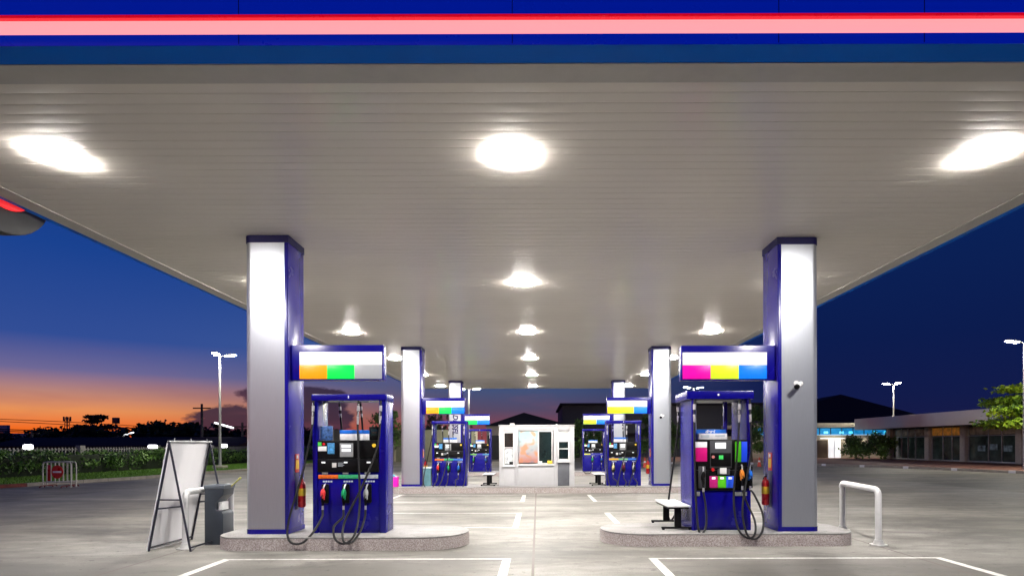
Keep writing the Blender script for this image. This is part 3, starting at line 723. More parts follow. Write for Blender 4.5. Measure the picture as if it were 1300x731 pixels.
# side profile with a notch on the front-right, extruded through the width
mb = MB()
prof = [(-.17, 0), (.14, 0), (.14, .50), (.13, .52), (.11, .55), (.02, .565), (.005, .60), (.015, .70), (.07, .76), (.14, .82), (.15, .93), (-.17, .97)]
mb.prism(prof, -.17, .17, 'y', bev=.012)
mb.build('body', SLATE, t)
mb = MB(); zz = .955
for (a0, a1, b0, b1) in ((-.18, .16, -.18, -.15), (-.18, .16, .15, .18), (-.18, -.15, -.15, .15), (.125, .16, -.15, .15)): mb.box(a0, a1, b0, b1, zz-.03, zz+.03, .01)
mb.build('rim', mat('slate_rim', (.09, .105, .125), .4), t)
MB().box(-.148, .123, -.148, .148, zz-.001, zz+.004, 0).build('opening', BLACK, t)
MB().box(.02, .09, -.10, .10, .567, .70, .01).build('paper_roll', WHITE, t)
o = MB().tube([(0, 0, 0), (.16, .05, .17)], .011, 8).tube([(.16, .05, .17), (.19, .06, .20)], [.02, .016], 8).build('squeegee', mat('dull_lime_plastic', (.42, .42, .10), .5), None, (-5.22, 9.84, .90))
tag(o, 'yellowish squeegee handle sticking out of the grey bin', 'squeegee')

# ------------------------------------------------------------------ foliage helpers
def leaves(name, centres, n, ls, mats, parent=None, loc=(0, 0, 0), seed=1, flat=.0, box=None):
    rnd = random.Random(seed); V = []; Fc = []; MI = []
    for i in range(n):
        if box:
            c = Vector((rnd.uniform(box[0], box[1]), rnd.uniform(box[2], box[3]), rnd.uniform(box[4], box[5])**1.0)); sh = rnd.random()
        else:
            cc, cr_, shade = rnd.choice(centres)
            d = Vector((rnd.gauss(0, 1), rnd.gauss(0, 1), rnd.gauss(0, 1))); d = d.normalized()*min(1.25, abs(rnd.gauss(.75, .25)))
            c = Vector(cc)+Vector((d.x*cr_[0], d.y*cr_[1], d.z*cr_[2])); sh = shade*.6+rnd.random()*.4
        s = ls*rnd.uniform(.6, 1.3)
        nrm = Vector((rnd.gauss(0, 1), rnd.gauss(0, 1), rnd.gauss(0, 1)+flat)).normalized()
        u = nrm.orthogonal().normalized(); u = Matrix.Rotation(rnd.uniform(0, 6.28), 3, nrm) @ u; w_ = nrm.cross(u)
        k = len(V); V += [c-u*s, c+w_*s*.5, c+u*s, c-w_*s*.5]; Fc.append((k, k+1, k+2, k+3))
        MI.append(0 if sh < .33 else 1 if sh < .7 else 2)
    me = bpy.data.meshes.new(name); me.from_pydata(V, [], Fc)
    for m_ in mats: me.materials.append(m_)
    me.polygons.foreach_set('material_index', MI); me.update()
    o = bpy.data.objects.new(name, me); COL.objects.link(o); o.location = loc
    if parent: o.parent = parent
    return o
def tree(name, label, loc, h, rad, n=2500, ls=.22, mats=LEAF_D, trunk=.16, bark=BARK, clumps=16, layered=False, seed=1, base=.35, cat='tree', group=None, top=1.0):
    rnd = random.Random(seed); t = thing(name, label, cat, loc, 0, group)
    cs = []
    for i in range(clumps):
        a = rnd.uniform(0, 6.28); q = math.sqrt(rnd.random())
        f = rnd.random()
        if layered:
            lev = rnd.choice((0, 0, 1, 1, 2, 3)); z = h*((.5 if rad < 4 and mats is LEAF_Y else .56)+.14*lev)+rnd.uniform(-.03, .03)*h; rr = rad*(1-.2*lev)
            c = (rr*q*math.cos(a), rr*q*math.sin(a), z); r_ = (rad*.33, rad*.33, h*.05)
        else:
            z = h*(base+(1-base)*f*top); rr = rad*math.sqrt(max(.12, 1-(abs(f-.42)/.6)**2))
            c = (rr*.85*q*math.cos(a), rr*.85*q*math.sin(a), z); s = rnd.uniform(.22, .40); r_ = (rad*s, rad*s, rad*s*.75)
        cs.append((c, r_, rnd.random()))
    mb = MB(); lean = rnd.uniform(-.05, .05)*h
    mb.tube(spline([(0, 0, -.05), (lean*.3, .05, h*.2), (lean, 0, h*.45), (lean*1.2, .1, h*.75)], 4), [trunk*(1-.75*i/12) for i in range(13)], 8)
    mb.build('trunk', bark, t)
    mb = MB()
    for c, r_, s in cs[:10]:
        z0 = h*rnd.uniform(.3, .5); e = Vector(c); st = Vector((lean*.8, 0, z0)); mid = (st+e)/2+Vector((0, 0, .04*h))
        mb.tube(spline([st, mid, e], 4), [trunk*.45*(1-.85*i/8) for i in range(9)], 5)
    mb.build('branch', bark, t)
    leaves('crown', cs, n, ls, mats, t, seed=seed, flat=1.5 if layered else 0)
    return t
def bush(label, loc, h, rad, n=900, ls=.12, mats=LEAF_H, seed=1):
    rnd = random.Random(seed); t = thing('shrub', label, 'shrub', loc)
    cs = [((rnd.uniform(-rad, rad)*.7, rnd.uniform(-rad, rad)*.5, h*rnd.uniform(.25, .8)), (rad*.4, rad*.4, h*.25), rnd.random()) for i in range(12)]
    leaves('foliage', cs, n, ls, mats, t, seed=seed)
    mb = MB()
    for c, r_, s in cs[:7]: mb.tube([(0, 0, 0), c], [.03, .01], 5)
    mb.build('stem', BARK, t); return t

# ------------------------------------------------------------------ far verge: grass, kerb, hedge, fence
GX = [(-20.7, 8), (-20.9, 22.5), (-19.5, 28), (-18.9, 36), (-18.6, 60)]
mb = MB(); k = [Vector((x, y, .10)) for x, y in GX]
for a, b in zip(k, k[1:]): mb.quad((a.x-.1, a.y, .10), (b.x-.1, b.y, .10), (-60, b.y, .10), (-60, a.y, .10))
struct(mb.build('grass', GRASS), 'structure')
def grass_blades():
    rnd = random.Random(3); V = []; Fc = []
    for i in range(26000):
        y = rnd.uniform(20, 58); x = -19.2-rnd.random()**1.2*7
        for a, b in zip(GX, GX[1:]):
            if a[1] <= y < b[1]: x = a[0]+(b[0]-a[0])*(y-a[1])/(b[1]-a[1])-.15-rnd.random()*6
        hh = rnd.uniform(.03, .09); a = rnd.uniform(0, 3.14); c = Vector((math.cos(a)*.03, math.sin(a)*.03, 0)); q = Vector((x, y, .10)); k = len(V)
        V += [q-c, q+c, q+Vector((rnd.uniform(-.03, .03), rnd.uniform(-.03, .03), hh))]; Fc.append((k, k+1, k+2))
    me = bpy.data.meshes.new('grass_blades'); me.from_pydata(V, [], Fc); me.materials.append(GRASS)
    o = bpy.data.objects.new('grass_blades', me); COL.objects.link(o); struct(o, 'stuff'); tag(o, 'short mown green grass on the verge below the hedge', 'grass')
grass_blades()
mb = MB()
acc = 0
for a, b in zip(GX, GX[1:]):
    a, b = Vector((*a, 0)), Vector((*b, 0)); d = (b-a); n = int(d.length/1.0); u = d.normalized(); w_ = Vector((-u.y, u.x, 0))*.16
    for i in range(n):
        p, q = a+d*i/n, a+d*(i+.985)/n; acc += 1
        yy = p.y; mb.mi = (1 if acc % 2 else 2) if 18 < yy < 23.5 else 0
        vs = []
        for z in (0, .14): vs.append([mb.bm.verts.new(v+Vector((0, 0, z))) for v in (p, q, q+w_, p+w_)])
        lo, hi = vs
        fs = [mb.bm.faces.new(hi), mb.bm.faces.new(lo[::-1])]+[mb.bm.faces.new((lo[j], lo[(j+1) % 4], hi[(j+1) % 4], hi[j])) for j in range(4)]
        for f in fs: f.material_index = mb.mi
bmesh.ops.recalc_face_normals(mb.bm, faces=mb.bm.faces[:])
struct(mb.build('kerb', [KERB, KRED, WHITE]))
# hedge
hx0, hx1, hy0, hy1 = -26.6, -25.0, 18, 75
t = thing('hedge', 'long clipped green hedge behind the grass verge', 'hedge', (0, 0, .10))
rnd = random.Random(5); cs = []
for i in range(420):
    y = rnd.uniform(hy0, hy1); cs.append(((rnd.uniform(hx0+.3, hx1-.3), y, rnd.uniform(.35, 1.10)), (.5, .7, .28), rnd.random()))
leaves('foliage', cs, 42000, .10, LEAF_H, t, seed=6)
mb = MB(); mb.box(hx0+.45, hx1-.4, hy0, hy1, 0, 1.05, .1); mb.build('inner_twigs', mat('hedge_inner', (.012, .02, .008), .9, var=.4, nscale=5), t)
# picket fence
t = thing('picket_fence', 'long white picket fence just above the hedge', 'fence', (-27.4, 18, .10))
mb = MB()
y = 0
while y < 62:
    mb.box(-.02, .02, y, y+.09, .15, 1.44, 0); y += .24
mb.box(-.05, -.021, 0, 62, .4, .48, 0).box(-.05, -.021, 0, 62, 1.28, 1.36, 0)
mb.build('pickets', mat('weathered_white', (.24, .235, .22), .7), t)
for k in range(9): MB().box(-.15, .15, 3+k*7-.2, 3+k*7+.2, 0, 1.56, .02).build('post', mat('weathered_white', (.42, .41, .38)), t)

# crowd barriers on the road edge
def barrier(loc, rz, lab, sign):
    t = thing('crowd_barrier', lab, 'barrier', loc, rz, 'nested steel barriers by the kerb')
    BP = mat('barrier_white_paint', (.48, .46, .42), .5, var=.15)
    mb = MB(); w, h = 1.25, 1.0
    mb.tube(spline([(-w/2, 0, .02), (-w/2, 0, .85), (-w/2+.12, 0, h), (0, 0, h), (w/2-.12, 0, h), (w/2, 0, .85), (w/2, 0, .02)], 5), .022, 8)
    mb.tube([(-w/2, 0, .22), (w/2, 0, .22)], .018, 8); mb.build('frame', BP, t)
    for k in range(1, 7):
        x = -w/2+w*k/7; mb = MB(); mb.tube([(x, 0, .22), (x, 0, h)], .011, 6); mb.build('bar', BP, t)
    for x in (-w/2+.15, w/2-.15):
        mb = MB(); mb.tube(spline([(x, -.28, .02), (x, -.2, .08), (x, .2, .08), (x, .28, .02)], 4), .02, 6); mb.build('foot', KRED, t)
    if sign:
        mb = MB(); mb.prism([(.26*math.cos(2*math.pi*k/28)+.05, .26*math.sin(2*math.pi*k/28)+.62) for k in range(28)], -.040, -.025, 'y'); s_ = mb.build('no_entry_disc', RED, t)
        MB().box(-.14, .24, -.046, -.041, .585, .655, .002).build('white_bar', WHITE, s_)
    else:
        MB().box(-.58, -.44, -.036, -.024, .25, .88, .004).build('red_panel', RED, t)
    return t
barrier((-18.85, 22.9, 0), R(-8), 'front steel barrier with a red no entry disc', True)
barrier((-18.95, 23.25, 0), R(-5), 'rear steel barrier with a red side panel, behind the no entry disc', False)

# ------------------------------------------------------------------ lamp posts
def lamp(loc, h, heads, label, lit=1, footing=False):
    t = thing('lamp_post', label, 'lamp post', loc, 0, 'tall forecourt lamp posts')
    mb = MB(); mb.tube([(0, 0, 0), (0, 0, h)], [.10, .06], 12); mb.box(-.17, .17, -.17, .17, 0, .03, .004); mb.build('pole', POLE, t)
    if footing: MB().box(-.35, .35, -.35, .35, 0, .12+.1, .03).build('footing', KERB, t)
    for a in heads:
        d = Vector((math.cos(R(a)), math.sin(R(a)), 0)); n = Vector((-d.y, d.x, 0))
        mb = MB(); mb.tube(spline([(0, 0, h-.05), d*.2+Vector((0, 0, h+.03)), d*.4+Vector((0, 0, h+.06))], 4), .035, 8); mb.build('arm', POLE, t)
        mb = MB(); c = d*.72+Vector((0, 0, h+.08)); M = Matrix.Rotation(R(a), 3, 'Z')
        o = MB().box(-.36, .36, -.18, .18, -.03, .06, .025).build('lamp_head', POLE, t); o.location = c; o.rotation_euler = (0, R(-8), R(a))
        MB().box(-.31, .31, -.15, .15, -.055, -.0305, .008).build('lens', LAMP, o)
    return t
lamp((-21.0, 38.6, .1), 7.4, (0, -80), 'tall twin lamp post on the grass verge', footing=True)
lamp((-6.2, 52.5, 0), 6.6, (0, 180), 'distant twin lamp post behind the lettered column')
lamp((16.3, 61, 0), 7.5, (20, 180), 'distant twin lamp post above the magenta panel dispenser')
lamp((35.9, 59, 0), 7.6, (180, -90), 'twin lamp post rising behind the shop fascia')
lamp((27.9, 33.5, 0), 7.4, (180, -60), 'tall twin lamp post in front of the lime green tree')

# ------------------------------------------------------------------ shop side
mb = MB(); pv = [(20.0, 46.5), (24.6, 37.6), (26.4, 31.2), (28.6, 20)]
for a, b in zip(pv, pv[1:]): mb.quad((a[0], a[1], .13), (60, a[1], .13), (60, b[1], .13), (b[0], b[1], .13))
mb.quad((6, 50, .13), (6, 80, .13), (60, 80, .13), (60, 46.5, .13)); mb.quad((6, 50, .1301), (60, 46.5, .1301), (20.0, 46.5, .1301), (6, 49.9, .1301))
bmesh.ops.recalc_face_normals(mb.bm, faces=mb.bm.faces[:])
struct(mb.build('pavement', BRICK))
mb = MB()
pk = [(6, 49.9)]+pv; acc = 0
for a, b in zip(pk, pk[1:]):
    a, b = Vector((*a, 0)), Vector((*b, 0)); d = b-a; n = max(1, int(d.length/1.0)); u = d.normalized(); w_ = Vector((u.y, -u.x, 0))*.18
    if w_.x > 0: w_ = -w_
    for i in range(n):
        p, q = a+d*i/n, a+d*(i+.985)/n; acc += 1; mi = 1 if acc % 3 == 0 else 0
        q2 = p+(q-p)*(.35 if mi else 1)
        for (s0, s1, m_) in (((p, q2, mi), (q2, q, 0)) if mi else ((p, q, 0),)):
            lo = [mb.bm.verts.new(v) for v in (s0, s1, s1+w_, s0+w_)]; hi = [mb.bm.verts.new(v.co+Vector((0, 0, .15))) for v in lo]
            for f in [mb.bm.faces.new(hi)]+[mb.bm.faces.new((lo[j], lo[(j+1) % 4], hi[(j+1) % 4], hi[j])) for j in range(4)]: f.material_index = m_
bmesh.ops.recalc_face_normals(mb.bm, faces=mb.bm.faces[:])
struct(mb.build('kerb', [KERB, WHITE]))
# shop building: long facade along the road
sb = thing('shop_building', 'long low shop with deep fascia, glass fronts and pale pillars', 'shop', (35, 34, .13))
Ly = 24.5
MB().box(.12, 9, 0, Ly, 2.95, 3.15, .02).box(.15, 9, Ly-.3, Ly, 0, 2.95, .01).box(8.7, 9, 0, Ly-.3, 0, 2.95, .01).box(.15, 9, 0, .3, 0, 2.95, .01).build('wall', CREAM, sb)
MB().box(-3.0, 9.2, -.5, Ly+.4, 3.85, 3.97, .02).box(-2.9, .1, -.4, Ly+.3, 2.93, 3.0, .01).build('roof', mat('roof_grey', (.16, .15, .14), .7), sb)
def fascia_mat():
    m = bpy.data.materials.new('faded_sign_fascia'); m.use_nodes = True; nt = m.node_tree; p = nt.nodes['Principled BSDF']
    co = nd(nt, 'ShaderNodeTexCoord').outputs['Object']; sx = nd(nt, 'ShaderNodeSeparateXYZ'); nt.links.new(co, sx.inputs[0])
    f = math_(nt, 'ADD', math_(nt, 'DIVIDE', sx.outputs[1], Ly), math_(nt, 'MULTIPLY', math_(nt, 'SUBTRACT', noise(nt, .5, 2, .5, co), .5), .12))
    c = ramp(nt, f, [(.0, (.66, .66, .66)), (.22, (.60, .66, .70)), (.36, (.66, .60, .52)), (.52, (.66, .60, .53)), (.60, (.44, .30, .27)), (.68, (.42, .30, .27)), (.74, (.30, .30, .34)), (.90, (.42, .28, .27)), (1., (.58, .53, .42))])
    nt.links.new(c, p.inputs['Base Color']); p.inputs['Roughness'].default_value = .45; return m
MB().box(-3.12, -2.95, -.5, Ly+.4, 2.90, 3.98, .02).box(-2.949, 9.2, Ly+.25, Ly+.4, 2.9, 3.84, .02).build('fascia', fascia_mat(), sb)
for y in (.4, 8.3, 13.9, 18.3, 24.0):
    MB().box(-.25, .15, y-.28, y+.28, 0, 2.93, .02).build('pillar', mat('pale_pillar', (.50, .46, .39), .7), sb)
def shopfront(y0, y1, parts_, lab=None, orange=False):
    mb = MB(); ww = .05
    for y in parts_: mb.box(-.03, .05, y-ww/2, y+ww/2, .0, 2.9, .004)
    mb.box(-.025, .045, y0, y1, 2.1, 2.16, .003).box(-.025, .045, y0, y1, 0, .12, .003)
    fr = mb.build('window', ALU, sb)
    MB().box(.06, .075, y0, y1, .1, 2.93, 0).build('pane', mat('shop_glass', (.04, .065, .055), .08, var=.8, nscale=.9, rvar=.02), fr)
    if orange:
        MB().box(.0, .05, y0+.05, y1-.05, 2.2, 2.85, .004).build('signboard', mat('orange_lit_signboard', (.5, .22, .05), .5, var=.95, nscale=2.4, emit=.09, ecol=(.9, .35, .04)), fr)
    else:
        MB().box(.0, .05, y0+.05, y1-.05, 2.2, 2.85, .004).build('signboard', mat('dull_signboard', (.30, .26, .18), .5, var=.9, nscale=1.4), fr)
    return fr
shopfront(18.6, 23.7, (18.7, 20.2, 21.3, 22.3, 23.6)); shopfront(14.2, 18.0, (14.3, 15.4, 16.5, 17.9), orange=True)
f_ = shopfront(8.6, 13.6, (8.7, 10.1, 11.4, 13.5)); shopfront(.7, 8.0, (.8, 2.5, 4.3, 6.1, 7.9))
for y, z in ((10.6, 1.0), (11.8, .9), (9.2, .9)): MB().box(.055, .059, y, y+.8, z, z+.45, 0).build('window_notice', mat('notice_mix', (.2, .3, .32), .5, var=.9, nscale=3), f_)

# lit blue-window building facing the forecourt
t = thing('office_building', 'pale flat roofed building with glowing blue windows and lit doorway', 'building', (23, 63, .13))
MB().box(0, 15.5, 0, 8, 0, 2.45, .02).build('wall', CREAM, t)
MB().box(-.6, 16.0, -.9, 8.5, 3.28, 3.72, .05).build('roof', mat('cream_eave', (.46, .42, .33), .7), t)
MB().box(0, 15.5, .25, 8, 3.2, 3.279, .0).build('lintel', DARKWALL, t)
BW = mat('blue_lit_window', (.05, .3, .5), .3, var=.5, nscale=.8, emit=.55, ecol=(.005, .30, .75))
w = MB().box(0, 15.4, .2, .3, 2.46, 3.19, 0).build('window', BW, t)
mb = MB()
for k in range(13): mb.box(.2+k*1.2, .26+k*1.2, .12, .199, 2.46, 3.19, .0)
mb.build('mullion', DGREY, w)
for k in (7.9, 9.6, 10.6, 13.2, 14.4): MB().box(k, k+.45, .16, .199, 2.62, 2.85, .01).build('blue_lamp', glow('cyan_lamp', (.05, .75, 1.), 1.4), w)
MB().box(0, 14.6, -.02, .1, 2.451, 2.50, .004).build('sill_light', glow('pale_blue_strip', (.45, .8, 1.), .9), w)
d_ = MB().box(8.3, 9.6, -.03, .02, 0, 2.0, .01).build('door', glow('lit_doorway', (.95, .97, 1.), .75), t)
MB().box(8.9, 8.95, -.05, -.031, 0, 2.0, .0).build('door_frame', MGREY, d_)
MB().box(7.4, 9.7, -1.0, -.04, 2.05, 2.13, .01).build('porch_light', glow('porch_strip', (1, .97, .9), 1.5), t)
MB().box(7.0, 8.2, -.03, .02, 0, 1.9, .01).build('shutter', mat('brown_shutter', (.12, .09, .06), .7), t)
MB().box(13.4, 15.3, -.04, .02, 1.3, 2.3, .01).build('lit_window', glow('white_window', (.95, 1., 1.), .8), t)
# big hip roofs and dark blocks behind
def gable(name, lab, x0, x1, y, z0, z1, pk, D=12, hip=.25, wall=DARKWALL, roofm=ROOF, over=.8):
    t = thing(name, lab, 'house', ((x0+x1)/2, y, 0)); h = (x1-x0)/2
    MB().box(-h, h, 0, D, 0, z0, .02).build('wall', wall, t)
    mb = MB(); e = h+over; pkx = pk-(x0+x1)/2; ry0, ry1 = D*hip, D*(1-hip)
    lo = [mb.bm.verts.new(v) for v in ((-e, -over, z0), (e, -over, z0), (e, D+over, z0), (-e, D+over, z0))]
    hi = [mb.bm.verts.new((pkx, ry0, z1)), mb.bm.verts.new((pkx, ry1, z1))]
    mb.bm.faces.new((lo[0], lo[1], hi[0])); mb.bm.faces.new((lo[1], lo[2], hi[1], hi[0])); mb.bm.faces.new((lo[2], lo[3], hi[1])); mb.bm.faces.new((lo[3], lo[0], hi[0], hi[1])); mb.bm.faces.new(lo[::-1])
    mb.build('roof', roofm, t, ang=10)
    return t
gable('house', 'big house with a dark hipped roof behind the blue windowed building', 34, 63, 92, 5.0, 9.8, 50.2, 16, .3)
g = gable('house', 'dark gabled house just behind the white booth', -5.8, 3.6, 66, 3.75, 5.3, -1.6, 9, .1, CREAM, over=.25)
MB().box(-4.6, 4.6, -.06, -.005, 0, 2.7, .0).build('shop_front', mat('dark_front', (.03, .03, .032), .5, var=.5, nscale=.8), g)
t = thing('warehouse', 'large dark flat topped warehouse behind the shop side dispensers', 'warehouse', (3.0, 72, 0))
MB().box(0, 25, 0, 16, 0, 6.4, .05).build('wall', DARKWALL, t)
mb = MB()
for k in range(25): mb.box(k+.05, k+.12, -.06, -.001, 0, 3.2, 0)
mb.build('cladding_rib', DGREY, t); MB().box(-.3, 25.3, -.5, 16.3, 6.41, 6.7, .03).box(-.4, 25, -.9, -.065, 2.9, 3.0, 0).build('roof', ROOF, t)
t = thing('boundary_wall', 'long pale green boundary wall behind the lettered column', 'wall', (-20, 57, 0))
MB().box(0, 14, 0, .25, 0, 3.1, .02).build('wall_panel', mat('grey_green_render', (.22, .22, .15), .85, var=.15, nscale=1.5), t)
mb = MB()
for k in range(8): mb.box(k*2-.12, k*2+.12, -.06, -.001, 0, 3.15, .01)
mb.build('pilaster', CREAM, t)
# low shed roof beyond the fence
t = thing('long_shed', 'long low shed with a dull purple roof beyond the picket fence', 'shed', (-52, 56, 0))
MB().box(0, 23, 0, 7, 0, 1.6, .02).build('wall', DARKWALL, t)
MB().prism([(-.6, 1.6), (3.5, 2.5), (7.6, 1.6)], -.5, 23.5, 'x').build('roof', PURPLEROOF, t)
t = thing('apartment_block', 'tiny pale apartment block on the skyline beneath the wires', 'building', (-148, 165, 0))
MB().box(-8, 8, 0, 10, 0, 5.2, 0).box(-12, -1, -1, -.01, 0, 7.5, 0).build('wall', mat('dusk_white', (.35, .36, .42), .8), t)
mb = MB()
for i in range(5):
    for j in range(2): mb.box(-11+i*2, -10+i*2, -1.06, -1.01, 2.5+j*2, 3.5+j*2, 0)
mb.build('window', GLASS, t)

# trees and shrubs
G = 'dark trees on the sunset skyline'
tr = [(-89.8, 118, 12.6, 7, 'umbrella'), (-100, 120, 7.5, 6, 0), (-79, 112, 8.2, 5, 0), (-70, 108, 8.6, 6, 0), (-62, 104, 8.2, 6, 0), (-55, 102, 7.8, 6, 0), (-47, 100, 7.2, 5, 0), (-74, 96, 7, 4.5, 0),
      (-112, 124, 6.5, 7, 0), (-40, 95, 6, 5, 0), (-122, 128, 6, 7, 0), (-33, 90, 6.4, 5, 0)]
labs = ['flat topped umbrella shaped tree on the orange skyline', 'dark tree under the telecom mast', 'dark tree just beside the umbrella tree', 'tall bushy tree near the slanted street lamp', 'rounded dark tree between lamp and cloud on the skyline',
        'dark tree above the sandwich board on the skyline', 'dark tree below the purple cloud', 'dark tree in front of the umbrella tree', 'low dark tree beside the telecom mast', 'dark tree behind the tall lamp post', 'low dark tree near the wires', 'dark tree hidden mostly by the near column']
for i, ((x, y, h, r_, kind), lab) in enumerate(zip(tr, labs)):
    if kind == 'umbrella':
        tree('umbrella_tree', lab, (x, y, 0), h*.61, r_*.55, 2600, .36, LEAF_D, .35, BARK, 16, True, 40+i, group=None)
    else: tree('broadleaf_tree', lab, (x, y, 0), h*.58, r_*.9, 2600, .45, LEAF_D, .3, BARK, 18, False, 40+i, .15, group=G)
def palm(lab, loc, h, seed):
    rnd = random.Random(seed); t = thing('palm_tree', lab, 'palm tree', loc)
    MB().tube([(0, 0, 0), (.1, 0, h*.5), (0, 0, h)], [.2, .16, .13], 8).build('trunk', BARK, t)
    mb = MB()
    for k in range(16):
        a = rnd.uniform(0, 6.28); up = rnd.uniform(.1, 1.1); d = Vector((math.cos(a), math.sin(a), 0)); n_ = Vector((-d.y, d.x, 0)); pr = None
        for i in range(8):
            f = i/7; p = Vector((0, 0, h))+d*2.0*f+Vector((0, 0, up*1.6*f-2.2*f*f)); ww = .30*math.sin(math.pi*min(1, f+.1)); 
            cur = [mb.bm.verts.new(p+n_*ww-Vector((0, 0, ww*.6))), mb.bm.verts.new(p), mb.bm.verts.new(p-n_*ww-Vector((0, 0, ww*.6)))]
            if pr: mb.bm.faces.new((pr[0], pr[1], cur[1], cur[0])); mb.bm.faces.new((pr[1], pr[2], cur[2], cur[1]))
            pr = cur
    mb.build('crown', LEAF_D[1], t)
palm('small spiky palm on the skyline beside the slanted street lamp', (-71, 100, 0), 4.6, 3)
# trees near the lots
tree('broadleaf_tree', 'green tree between the near dispenser and the silver column', (-14.6, 55, 0), 4.6, 2.6, 3000, .17, LEAF_H, .14, BARK, 18, False, 70, .2)
tree('broadleaf_tree', 'dark bushy tree above the pale boundary wall', (-11, 64, 0), 6.2, 3.2, 2400, .22, LEAF_D, .18, BARK, 18, False, 71, .3)
tree('broadleaf_tree', 'green tree between the magenta panel dispenser and the camera column', (18.1, 49.5, .13), 4.4, 2.0, 3000, .14, LEAF_H, .12, BARK, 18, False, 72, .25)
tree('broadleaf_tree', 'green tree behind the column holding the yellow lime sign', (10.8, 52, .13), 4.6, 2.4, 3000, .15, LEAF_H, .12, BARK, 18, False, 73, .15)
tree('broadleaf_tree', 'dark green tree between booth and far lime sign dispenser', (4.6, 60, .13), 3.8, 2.4, 2200, .16, LEAF_H, .12, BARK, 16, False, 75, .15)
tree('lime_tree', 'lime green tree with layered branches in front of the shop', (33.0, 39.5, .13), 5.7, 3.5, 11000, .16, LEAF_Y, .10, PALEBARK, 46, True, 74)
bush('large green shrub beside the lit doorway', (31.6, 58.0, .13), 2.4, 1.7, 2200, .13, LEAF_H, 81)
bush('rounded green shrub at the shop corner', (33.8, 57.0, .13), 2.6, 1.3, 2000, .13, LEAF_H, 82)
bush('low green shrub under the lime tree', (33.9, 36.0, .13), .8, .9, 900, .09, LEAF_H, 83)

# traffic cones
def cone(loc, lab):
    t = thing('traffic_cone', lab, 'traffic cone', loc, 0, 'red traffic cones')
    MB().box(-.18, .18, -.18, .18, 0, .03, .01).build('base', BLACK, t)
    mb = MB(); mb.tube([(0, 0, .03), (0, 0, .7)], [.14, .03], 16); mb.build('cone_body', mat('cone_red', (.65, .06, .03), .5), t)
    mb = MB(); mb.tube([(0, 0, .35), (0, 0, .47)], [.094, .073], 16, False); mb.build('white_band', WHITE, t)
cone((15.9, 42.0, .0), 'red traffic cone between the magenta panel dispenser and camera column')
cone((7.5, 41, 0), 'red traffic cone behind the yellow lime sign column')

# mast, poles, wires, street lights beyond the hedge
t = thing('telecom_mast', 'thin lattice telecom mast on the orange skyline', 'mast', (-145, 180, 0))
mb = MB()
for a in (45, 135, 225, 315):
    c, s = math.cos(R(a)), math.sin(R(a)); mb.tube([(1.1*c, 1.1*s, 0), (.45*c, .45*s, 10.5)], .09, 5)
for k in range(10):
    z = k*1.05; r0 = 1.1-.065*k; r1 = r0-.065
    for a in (45, 135, 225, 315): mb.tube([(r0*math.cos(R(a)), r0*math.sin(R(a)), z), (r1*math.cos(R(a+90)), r1*math.sin(R(a+90)), z+1.05)], .05, 4)
mb.build('lattice', mat('mast_steel', (.12, .09, .08), .6), t)
mb = MB()
for a in (0, 60, 120, 180, 240, 300): mb.box(.95*math.cos(R(a))-.12, .95*math.cos(R(a))+.12, .95*math.sin(R(a))-.1, .95*math.sin(R(a))+.1, 9.2, 10.6, .03)
mb.tube([(1.1*math.cos(R(a)), 1.1*math.sin(R(a)), 9) for a in range(0, 361, 30)], .06, 5)
mb.build('antenna', mat('mast_steel', (.12, .09, .08)), t)
t = thing('box_mast', 'dark box on a thin pole beside the umbrella tree', 'mast', (-85.2, 118, 0))
MB().tube([(0, 0, 0), (0, 0, 6.8)], .12, 6).build('pole', BF, t); MB().box(-.6, .6, -.3, .3, 6.1, 7.3, .05).build('box', BF, t)
def util(loc, h, lab, lampdir=None, lz=0, ln=1.6):
    t = thing('utility_pole', lab, 'utility pole', loc, 0, 'utility poles beyond the hedge')
    MB().tube([(0, 0, 0), (0, 0, h)], [.16, .11], 8).build('pole', mat('dusk_concrete', (.10, .09, .085), .8), t)
    MB().box(-.9, .9, -.06, .06, h-.5, h-.38, .01).build('crossarm', BARK, t)
    if lampdir is not None:
        d = Vector((math.cos(R(lampdir)), math.sin(R(lampdir)), 0))
        MB().tube([(0, 0, lz), d*1.0+Vector((0, 0, lz+.35))], .04, 6).build('lamp_arm', BARK, t)
        o = MB().box(-ln/2, ln/2, -.12, .12, -.05, .08, .03).build('lamp_head', glow('tube_light', (.9, .95, 1), 5), t); o.location = d*(1.0+ln/2*.9)+Vector((0, 0, lz+.5)); o.rotation_euler = (0, R(-16), R(lampdir))
    return t
util((-60.6, 70, 0), 3.6, 'short utility pole with a slanted lamp near the skyline', 0, 1.9, 1.2)
util((-66.5, 92.5, 0), 3.4, 'pole with a slanted white lamp among the dark trees', 0, 3.0, 1.6)
util((-34.5, 60, 0), 5.9, 'thin dark pole beside the tall lamp post', None)
util((-30.6, 60.5, 0), 4.0, 'pole with a long white lamp next to the silver column', 180, 3.2, 2.0)
t = thing('overhead_wires', 'drooping overhead wires across the orange sky', 'wires', (-60.6, 70, 0))
for k, (za, zb, zl) in enumerate(((3.5, 3.0, 5.1), (3.3, 2.9, 4.7), (4.4, 3.4, 6.4), (4.7, 3.5, 6.0))):
    mb = MB(); mb.tube(spline([(-60, -18, zl+1.6), (-30, -9, zl-.4), (0, 0, za), (14, 12, (za+zb)/2-.3), (26, 22, zb)], 8), .04 if k > 1 else .06, 5); mb.build('wire', BLACK, t)
